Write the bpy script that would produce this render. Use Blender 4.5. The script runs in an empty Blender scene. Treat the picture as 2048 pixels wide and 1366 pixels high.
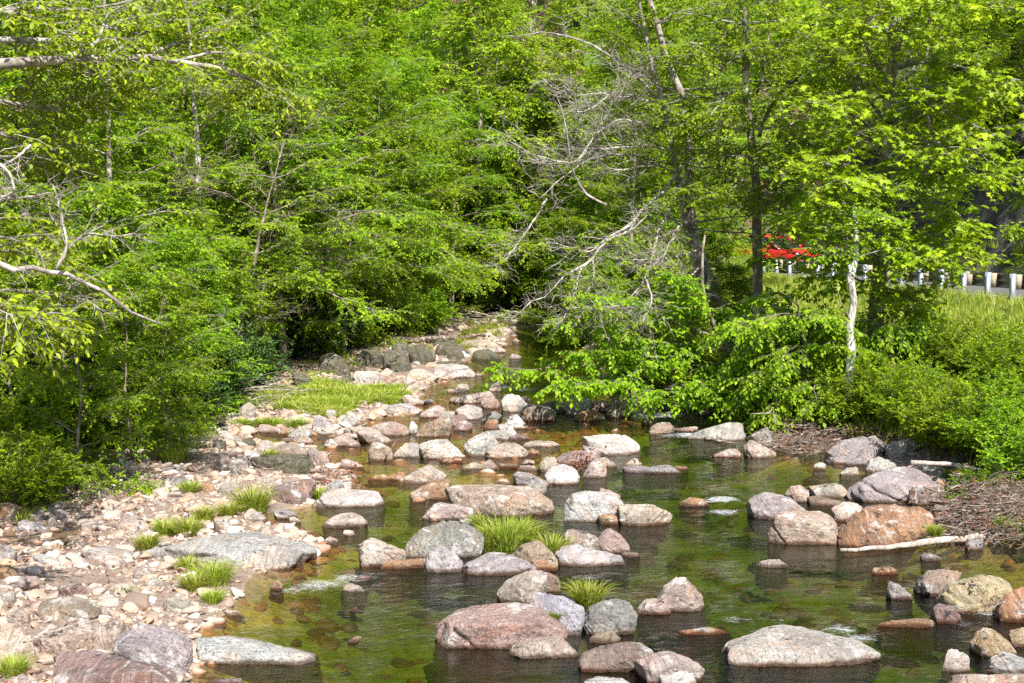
EXPO = 1.0; DENOISE = False
import bpy, bmesh, math, random
import numpy as np
from mathutils import Vector, Matrix
SC = bpy.context.scene
COL = SC.collection
RNG = np.random.default_rng(11)
random.seed(5)
# ------------------------------------------------------------------ camera model
F = 2844.0; H = 4.0; PIT = math.atan(233.0 / F)
CP, SP = math.cos(PIT), math.sin(PIT)
def ray(x, y):
    u = (x - 1024.0) / F; v = (683.0 - y) / F
    return np.array([u, CP + v * SP, -SP + v * CP])
def at(x, y, D):            # point seen at photo pixel (x, y), D metres ahead of the camera
    r = ray(x, y); t = D / r[1]
    return np.array([r[0] * t, D, H + r[2] * t])
def gnd(x, y, z0=0.0):      # point seen at photo pixel (x, y) on the level z0
    r = ray(x, y); rz = min(r[2], -0.004)
    t = (z0 - H) / rz
    return np.array([r[0] * t, r[1] * t, z0])
# ------------------------------------------------------------------ object helpers
def tag(o, label=None, cat=None, group=None, kind=None):
    if label: o['label'] = label
    if cat: o['category'] = cat
    if group: o['group'] = group
    if kind: o['kind'] = kind
    return o
def empty(name, loc=(0, 0, 0), rz=0.0):
    o = bpy.data.objects.new(name, None); COL.objects.link(o)
    o.empty_display_size = 0.2
    o.location = loc; o.rotation_euler = (0, 0, rz); return o
def link(name, me, parent=None, mat=None):
    if mat is not None and not me.materials: me.materials.append(mat)
    o = bpy.data.objects.new(name, me); COL.objects.link(o)
    if parent is not None: o.parent = parent
    return o
def mk_mesh(name, V, faces, mat=None, smooth=True, attrs=None):
    """faces: list of (M,k) int arrays"""
    me = bpy.data.meshes.new(name)
    V = np.asarray(V, dtype=np.float32).reshape(-1, 3)
    me.vertices.add(len(V)); me.vertices.foreach_set('co', V.ravel())
    idx = np.concatenate([f.ravel() for f in faces]).astype(np.int32)
    tot = np.concatenate([np.full(len(f), f.shape[1], np.int32) for f in faces])
    st = np.concatenate([[0], np.cumsum(tot)[:-1]]).astype(np.int32)
    me.loops.add(len(idx)); me.loops.foreach_set('vertex_index', idx)
    me.polygons.add(len(tot)); me.polygons.foreach_set('loop_start', st)
    me.polygons.foreach_set('loop_total', tot)
    me.update(calc_edges=True)
    if smooth: me.polygons.foreach_set('use_smooth', np.ones(len(tot), bool))
    if attrs:
        for k, a in attrs.items():
            at_ = me.attributes.new(k, 'FLOAT', 'POINT')
            at_.data.foreach_set('value', np.asarray(a, np.float32).ravel())
    if mat is not None: me.materials.append(mat)
    return me
class Geo:
    def __init__(s): s.V = []; s.Fc = {}; s.n = 0; s.A = []
    def add(s, V, F_, a=0.5):
        V = np.asarray(V, float).reshape(-1, 3); F_ = np.asarray(F_, int)
        s.V.append(V); s.Fc.setdefault(F_.shape[1], []).append(F_ + s.n); s.n += len(V)
        s.A.append(np.broadcast_to(np.asarray(a, float), (len(V),)).copy())
    def mesh(s, name, mat=None, smooth=True):
        return mk_mesh(name, np.concatenate(s.V), [np.concatenate(v) for v in s.Fc.values()], mat, smooth,
                       {'tint': np.concatenate(s.A)})
    def box(s, c, sz, R=None, a=0.5):
        c = np.asarray(c, float); h = np.asarray(sz, float) / 2
        q = np.array([[i, j, k] for i in (-1, 1) for j in (-1, 1) for k in (-1, 1)], float) * h
        if R is not None: q = q @ np.asarray(R).T
        s.add(q + c, [[0, 1, 3, 2], [4, 6, 7, 5], [0, 4, 5, 1], [2, 3, 7, 6], [0, 2, 6, 4], [1, 5, 7, 3]], a)
    def tube(s, pts, rad, sides=6, a=0.5, cap=True):
        P = np.asarray(pts, float); n = len(P)
        r = np.broadcast_to(np.asarray(rad, float), (n,))
        T = np.gradient(P, axis=0); T /= np.linalg.norm(T, axis=1, keepdims=True) + 1e-9
        ref = np.array([0.31, 0.17, 0.93]) if abs(T[:, 2]).mean() < 0.8 else np.array([0.93, 0.3, 0.1])
        A = np.cross(T, ref); A /= np.linalg.norm(A, axis=1, keepdims=True) + 1e-9
        B = np.cross(T, A)
        th = np.arange(sides) * 2 * np.pi / sides
        V = P[:, None] + r[:, None, None] * (np.cos(th)[None, :, None] * A[:, None] + np.sin(th)[None, :, None] * B[:, None])
        i = np.arange(n - 1)[:, None] * sides; j = np.arange(sides)[None]; j2 = (j + 1) % sides
        Fq = np.stack([i + j, i + j2, i + sides + j2, i + sides + j], -1).reshape(-1, 4)
        s.add(V.reshape(-1, 3), Fq, a)
        if cap:
            s.Fc.setdefault(sides, []).append(np.array([np.arange(sides)[::-1], (n - 1) * sides + np.arange(sides)]) + s.n - n * sides)
# ------------------------------------------------------------------ numpy noise
def _h(i, j, k, seed):
    n = (i * 374761393 + j * 668265263 + k * 2147483647 * 3 + seed * 1274126177) & 0xffffffff
    n = ((n ^ (n >> 13)) * 1274126177) & 0xffffffff
    n = ((n ^ (n >> 15)) * 2246822519) & 0xffffffff
    return ((n ^ (n >> 16)) & 0xffff) / 65535.0
def vnoise(p, seed=0):
    p = np.asarray(p, float); f0 = np.floor(p).astype(np.int64); f = p - f0; f = f * f * (3 - 2 * f)
    o = 0
    for a in (0, 1):
        for b in (0, 1):
            for c in (0, 1):
                w = (f[..., 0] if a else 1 - f[..., 0]) * (f[..., 1] if b else 1 - f[..., 1]) * (f[..., 2] if c else 1 - f[..., 2])
                o = o + w * _h(f0[..., 0] + a, f0[..., 1] + b, f0[..., 2] + c, seed)
    return o * 2 - 1
def fbm(p, seed=0, oct=4, gain=0.5):
    s = 0; a = 1.0; t = 0; p = np.asarray(p, float)
    for i in range(oct):
        s = s + a * vnoise(p * 2.03 ** i + 17.3 * i, seed + i); t += a; a *= gain
    return s / t
def ss(x, a, b):
    t = np.clip((x - a) / (b - a), 0, 1); return t * t * (3 - 2 * t)
def norm(v): return v / (np.linalg.norm(v, axis=-1, keepdims=True) + 1e-9)
# ------------------------------------------------------------------ materials
class N:
    def __init__(s, name):
        s.m = bpy.data.materials.new(name); s.m.use_nodes = True
        s.t = s.m.node_tree; s.t.nodes.clear()
        s.out = s.t.nodes.new('ShaderNodeOutputMaterial')
    def n(s, typ, **kw):
        nd = s.t.nodes.new('ShaderNode' + typ)
        for k, v in kw.items():
            if k[0] == '_': setattr(nd, k[1:], v)
        for k, v in kw.items():
            if k[0] == '_': continue
            key = int(k[1:]) if k[0] == 'i' and k[1:].isdigit() else k.replace('_', ' ')
            s.set(nd.inputs[key], v)
        return nd
    def set(s, inp, v):
        if isinstance(v, bpy.types.NodeSocket): s.t.links.new(v, inp)
        elif isinstance(v, bpy.types.Node): s.t.links.new(v.outputs[0], inp)
        elif isinstance(v, (tuple, list)) and len(v) == 3 and inp.type == 'RGBA': inp.default_value = (*v, 1)
        else: inp.default_value = v
    def math(s, op, a, b=0.0, c=None, clamp=False):
        nd = s.n('Math', _operation=op, _use_clamp=clamp, i0=a, i1=b)
        if c is not None: s.set(nd.inputs[2], c)
        return nd.outputs[0]
    def mix(s, f, a, b, mode='MIX'):
        nd = s.t.nodes.new('ShaderNodeMix'); nd.data_type = 'RGBA'; nd.blend_type = mode; nd.clamp_factor = True
        s.set(nd.inputs[0], f); s.set(nd.inputs[6], a); s.set(nd.inputs[7], b); return nd.outputs[2]
    def ramp(s, f, stops, interp='LINEAR'):
        nd = s.t.nodes.new('ShaderNodeValToRGB'); nd.color_ramp.interpolation = interp
        e = nd.color_ramp.elements
        while len(e) < len(stops): e.new(0.5)
        for i, (p, c) in enumerate(stops):
            e[i].position = p; e[i].color = (*c, 1) if not isinstance(c, (int, float)) else (c, c, c, 1)
        s.set(nd.inputs[0], f); return nd.outputs[0]
    def noise(s, vec, scale, detail=4, rough=0.55, dist=0.0, out=0):
        nd = s.n('TexNoise', Scale=scale, Detail=detail, Roughness=rough, Distortion=dist)
        if vec is not None: s.set(nd.inputs['Vector'], vec)
        return nd.outputs[out]
    def map(s, vec, scale=(1, 1, 1), loc=(0, 0, 0), rot=(0, 0, 0)):
        return s.n('Mapping', Vector=vec, Scale=scale, Location=loc, Rotation=rot).outputs[0]
    def attr(s, name, out=2): return s.n('Attribute', _attribute_name=name).outputs[out]
    def bump(s, h, strength=0.5, dist=0.02, normal=None):
        nd = s.n('Bump', Height=h, Strength=strength, Distance=dist)
        if normal is not None: s.set(nd.inputs['Normal'], normal)
        return nd.outputs[0]
    def surf(s, sh):
        s.t.links.new(sh.outputs[0] if isinstance(sh, bpy.types.Node) else sh, s.out.inputs[0]); return s.m
def bsdf(nt, **kw): return nt.n('BsdfPrincipled', **kw)

def leaf_mat(name, c1, c2, c3, trans, gloss=0.25, tw=0.45):
    t = N(name); a = t.attr('tint'); oi = t.n('ObjectInfo')
    col = t.ramp(a, [(0.0, c1), (0.5, c2), (1.0, c3)])
    hsv = t.n('HueSaturation', Hue=t.math('MULTIPLY_ADD', oi.outputs['Random'], 0.026, 0.4775),
              Value=t.math('MULTIPLY_ADD', oi.outputs['Random'], 0.30, 0.92), Color=col)
    p = bsdf(t, Base_Color=hsv.outputs[0], Roughness=0.48)
    p.inputs['Specular IOR Level'].default_value = gloss
    tr = t.n('BsdfTranslucent', Color=t.mix(1.0, hsv.outputs[0], trans, 'MULTIPLY'))
    mx = t.n('MixShader', Fac=tw, i1=p.outputs[0], i2=tr.outputs[0])
    return t.surf(mx)
def bark_mat(name, c1, c2, c3, sc=14.0, pale=0.5):
    t = N(name); co = t.n('TexCoord').outputs['Object']
    v = t.map(co, (1, 1, 0.35))
    n1 = t.noise(v, sc, 6, 0.65); n2 = t.noise(co, sc * 0.28, 3, 0.5, 0.6)
    col = t.mix(t.ramp(n1, [(0.36, 0), (0.62, 1)]), c1, c2)
    col = t.mix(t.ramp(n2, [(pale - .06, 0), (pale + .08, 1)]), col, c3)
    return t.surf(bsdf(t, Base_Color=col, Roughness=0.85, Normal=t.bump(n1, 0.8, 0.03)))
M = {}
M['leaf'] = leaf_mat('leaf_green', (.085, .165, .006), (.19, .31, .010), (.32, .45, .018), (1.35, 1.6, .7), gloss=.18, tw=.42)
M['leaf_far'] = leaf_mat('leaf_hillside', (.12, .22, .008), (.24, .37, .014), (.37, .49, .026), (1.3, 1.5, .7), gloss=.15, tw=.42)
M['leaf_yel'] = leaf_mat('leaf_spring', (.13, .235, .008), (.235, .375, .012), (.38, .50, .02), (1.3, 1.3, .6), gloss=.22, tw=.38)
M['leaf_dark'] = leaf_mat('leaf_evergreen', (.018, .05, .008), (.04, .10, .014), (.10, .19, .025), (.9, 1.1, .6), 0.55, .15)
M['leaf_bush'] = leaf_mat('leaf_shrub', (.095, .185, .008), (.19, .32, .012), (.31, .44, .02), (1.3, 1.4, .8), gloss=.15, tw=.35)
M['leaf_dry'] = leaf_mat('leaf_dry', (.10, .045, .02), (.20, .10, .05), (.36, .22, .13), (1, .9, .8), .1, .2)
M['grass'] = leaf_mat('grass_blade', (.11, .19, .010), (.25, .35, .025), (.56, .52, .20), (1.3, 1.3, .8), .2, .35)
M['bark'] = bark_mat('bark_brown', (.10, .075, .055), (.24, .19, .15), (.38, .33, .28), pale=.56)
M['bark_pale'] = bark_mat('bark_pale', (.15, .125, .10), (.34, .305, .27), (.50, .46, .42), pale=.52)
M['bark_white'] = bark_mat('bark_white', (.10, .085, .07), (.60, .56, .52), (.78, .75, .71), 13.0, pale=.53)
M['bark_syc'] = bark_mat('bark_patchy', (.11, .085, .07), (.24, .20, .165), (.56, .52, .46), 11.0, pale=.56)
M['twig'] = bark_mat('twig_bark', (.13, .105, .09), (.27, .235, .205), (.40, .36, .325), pale=.52)
M['drift'] = bark_mat('driftwood', (.20, .16, .13), (.44, .37, .31), (.60, .53, .46), 22, pale=.55)
M['drift_red'] = bark_mat('driftwood_brown', (.07, .05, .04), (.22, .16, .125), (.42, .34, .29), 25, pale=.56)

def rock_mat():
    t = N('river_rock'); oi = t.n('ObjectInfo'); geo = t.n('NewGeometry'); tc = t.n('TexCoord').outputs['Object']
    rnd = oi.outputs['Random']
    off = t.n('CombineXYZ', X=t.math('MULTIPLY', rnd, 37.0), Y=t.math('MULTIPLY', rnd, 91.0), Z=t.math('MULTIPLY', rnd, 13.0))
    v = t.n('VectorMath', _operation='ADD', i0=geo.outputs['Position'], i1=off.outputs[0]).outputs[0]
    base = oi.outputs['Color']
    r2 = t.math('FRACT', t.math('MULTIPLY', rnd, 7.31)); r3 = t.math('FRACT', t.math('MULTIPLY', rnd, 13.77)); r4 = t.math('FRACT', t.math('MULTIPLY', rnd, 29.3))
    def am(f, r, k): return t.math('MULTIPLY', f, t.math('MULTIPLY', r, k))
    big = t.noise(v, 1.7, 5, .6, .5)
    # tonal drift: each rock mixes its own tint with warm iron stain and cool grey
    warm = t.mix(1.0, base, (1.10, .86, .70), 'MULTIPLY'); cool = t.mix(1.0, base, (.64, .63, .64), 'MULTIPLY')
    c = t.mix(t.ramp(big, [(.40, 0), (.56, 1)]), cool, base)
    w2 = t.noise(t.map(v, loc=(5, 9, 2)), 2.3, 5, .62, .8)
    c = t.mix(t.ramp(w2, [(.52, 0), (.66, .85)]), c, warm)
    # banding (foliation)
    rot = t.n('VectorRotate', _rotation_type='EULER_XYZ', Vector=v,
              Rotation=t.n('CombineXYZ', X=t.math('MULTIPLY', rnd, 5.0), Y=t.math('MULTIPLY_ADD', rnd, 3.0, -.7), Z=t.math('MULTIPLY', rnd, 9.0)).outputs[0]).outputs[0]
    band = t.noise(t.map(rot, (1.1, 1.3, 11)), 1.9, 6, .66, .35)
    c = t.mix(am(t.ramp(band, [(.34, .62), (.50, 0)]), r2, 1.9), c, t.mix(1.0, base, (.50, .46, .45), 'MULTIPLY'))
    c = t.mix(am(t.ramp(band, [(.57, 0), (.64, .6)]), r2, 1.7), c, t.mix(.5, base, (.80, .77, .74)))
    # grain + speckle
    g = t.noise(v, 34, 4, .72)
    c = t.mix(am(t.ramp(g, [(.38, .7), (.50, 0)]), r3, 1.5), c, t.mix(1.0, base, (.34, .31, .31), 'MULTIPLY'))
    c = t.mix(t.ramp(g, [(.60, 0), (.70, .6)]), c, (.86, .82, .78))
    # lichen: black spots and pale patches
    lw = t.noise(v, 6.5, 6, .7, .3)
    c = t.mix(am(t.ramp(lw, [(.36, .9), (.41, 0)]), r4, 1.6), c, (.045, .042, .036))
    l2 = t.noise(t.map(v, loc=(3, 7, 1)), 3.6, 7, .72, .2)
    c = t.mix(t.ramp(l2, [(.555, 0), (.61, .65)]), c, (.78, .75, .71))
    # mineral water line: orange-brown stain just above and under water level
    z = t.n('SeparateXYZ', Vector=geo.outputs['Position']).outputs[2]
    zz = t.math('ADD', z, t.math('MULTIPLY', t.math('SUBTRACT', w2, 0.5), 0.10))
    inst = t.attr('wet')
    st = t.math('MULTIPLY', t.math('MULTIPLY', t.ramp(big, [(.40, .15), (.55, 1)]), t.math('MULTIPLY_ADD', r4, .8, .25)), t.ramp(zz, [(0.0, 1), (.022, .8), (.055, 0)])); st = t.math('MULTIPLY', st, inst)
    c = t.mix(st, c, t.mix(1.0, t.mix(.35, base, (.6, .42, .3)), (.55, .29, .15), 'MULTIPLY'))
    wl = t.math('MULTIPLY', t.ramp(zz, [(0.0, 1), (.020, .9), (.045, 0)]), inst)
    c = t.mix(wl, c, t.mix(1.0, c, (.34, .29, .25), 'MULTIPLY'))
    # moss amount from object colour alpha
    mo = t.math('MULTIPLY', t.math('SUBTRACT', 1.0, oi.outputs['Alpha']), t.ramp(l2, [(.40, 0), (.55, 1)]))
    c = t.mix(mo, c, t.mix(t.ramp(g, [(.4, 0), (.6, 1)]), (.05, .055, .022), (.13, .12, .045)))
    nb = t.math('ADD', t.math('MULTIPLY', t.noise(v, 6, 10, .74), 2.4), t.math('MULTIPLY', band, 1.1))
    rotd = t.n('VectorMath', _operation='ADD', i0=rot, i1=t.n('VectorMath', _operation='SCALE', i0=t.noise(v, 2.4, 5, .65, out=1), Scale=.8).outputs[0]).outputs[0]
    vb = t.n('TexVoronoi', _feature='DISTANCE_TO_EDGE', Vector=t.map(rotd, (1, 1, 2.6)), Scale=1.3)
    cr = t.ramp(vb.outputs[0], [(0.0, 0), (.012, 1)])
    crm = t.math('MULTIPLY', t.math('SUBTRACT', 1.0, cr), t.ramp(big, [(.54, 0), (.60, 1)]))
    c = t.mix(t.math('MULTIPLY', crm, .7), c, (.05, .045, .04))
    bp = t.bump(t.math('SUBTRACT', nb, t.math('MULTIPLY', crm, .5)), 1.0, .055)
    ro = t.math('SUBTRACT', .82, t.math('MULTIPLY', wl, .5))
    return t.surf(bsdf(t, Base_Color=c, Roughness=ro, Normal=bp))
M['rock'] = rock_mat()

def pebble_mat():
    t = N('pebbles'); a = t.attr('tint'); geo = t.n('NewGeometry')
    c = t.ramp(a, [(0, (.20, .15, .12)), (.18, (.38, .28, .21)), (.4, (.44, .35, .28)), (.6, (.36, .32, .29)), (.75, (.50, .30, .19)), (.9, (.50, .44, .39)), (1, (.72, .68, .64))])
    g = t.noise(geo.outputs['Position'], 60, 4, .7)
    c = t.mix(t.ramp(g, [(.35, .5), (.55, 0)]), c, (.12, .09, .07))
    z = t.n('SeparateXYZ', Vector=geo.outputs['Position']).outputs[2]
    c = t.mix(t.ramp(z, [(0.0, 1), (.03, 0)]), c, t.mix(1.0, c, (.62, .36, .18), 'MULTIPLY'))
    return t.surf(bsdf(t, Base_Color=c, Roughness=.8, Normal=t.bump(g, .5, .01)))
M['pebble'] = pebble_mat()
def simple(name, col, rough=.6, metal=0.0, sc=20.0, amt=.35, bump=.2, coat=0.0):
    t = N(name); co = t.n('TexCoord').outputs['Object']; n = t.noise(co, sc, 5, .6)
    c = t.mix(t.ramp(n, [(.35, amt), (.6, 0)]), col, tuple(x * .45 for x in col))
    p = bsdf(t, Base_Color=c, Roughness=rough, Metallic=metal, Normal=t.bump(n, bump, .01))
    p.inputs['Coat Weight'].default_value = coat
    return t.surf(p)
# ------------------------------------------------------------------ the traced boulders
CROPS = dict(A=(0, 900, .3418), B=(680, 900, .3418), C=(1348, 900, .3418), D=(400, 700, .2197), E=(800, 700, .2197),
             F=(1200, 700, .2197), G=(680, 450, .3418), H=(1348, 450, .3418), K=(850, 600, .1465))
COLS = dict(w=(.66, .62, .58), g=(.43, .39, .37), t=(.57, .46, .36), p=(.52, .40, .345), o=(.52, .31, .17), b=(.38, .29, .22),
            d=(.17, .16, .125), r=(.38, .26, .235), y=(.54, .43, .25), s=(.46, .46, .48), n=(.62, .52, .44))  # d: shade under the banks put into the colour, along with real moss
CNAME = dict(w='pale', g='grey', t='tan', p='pinkish', o='orange', b='brown', d='shaded mossy', r='purplish red', y='yellowish', s='blue-grey', n='buff')
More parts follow.
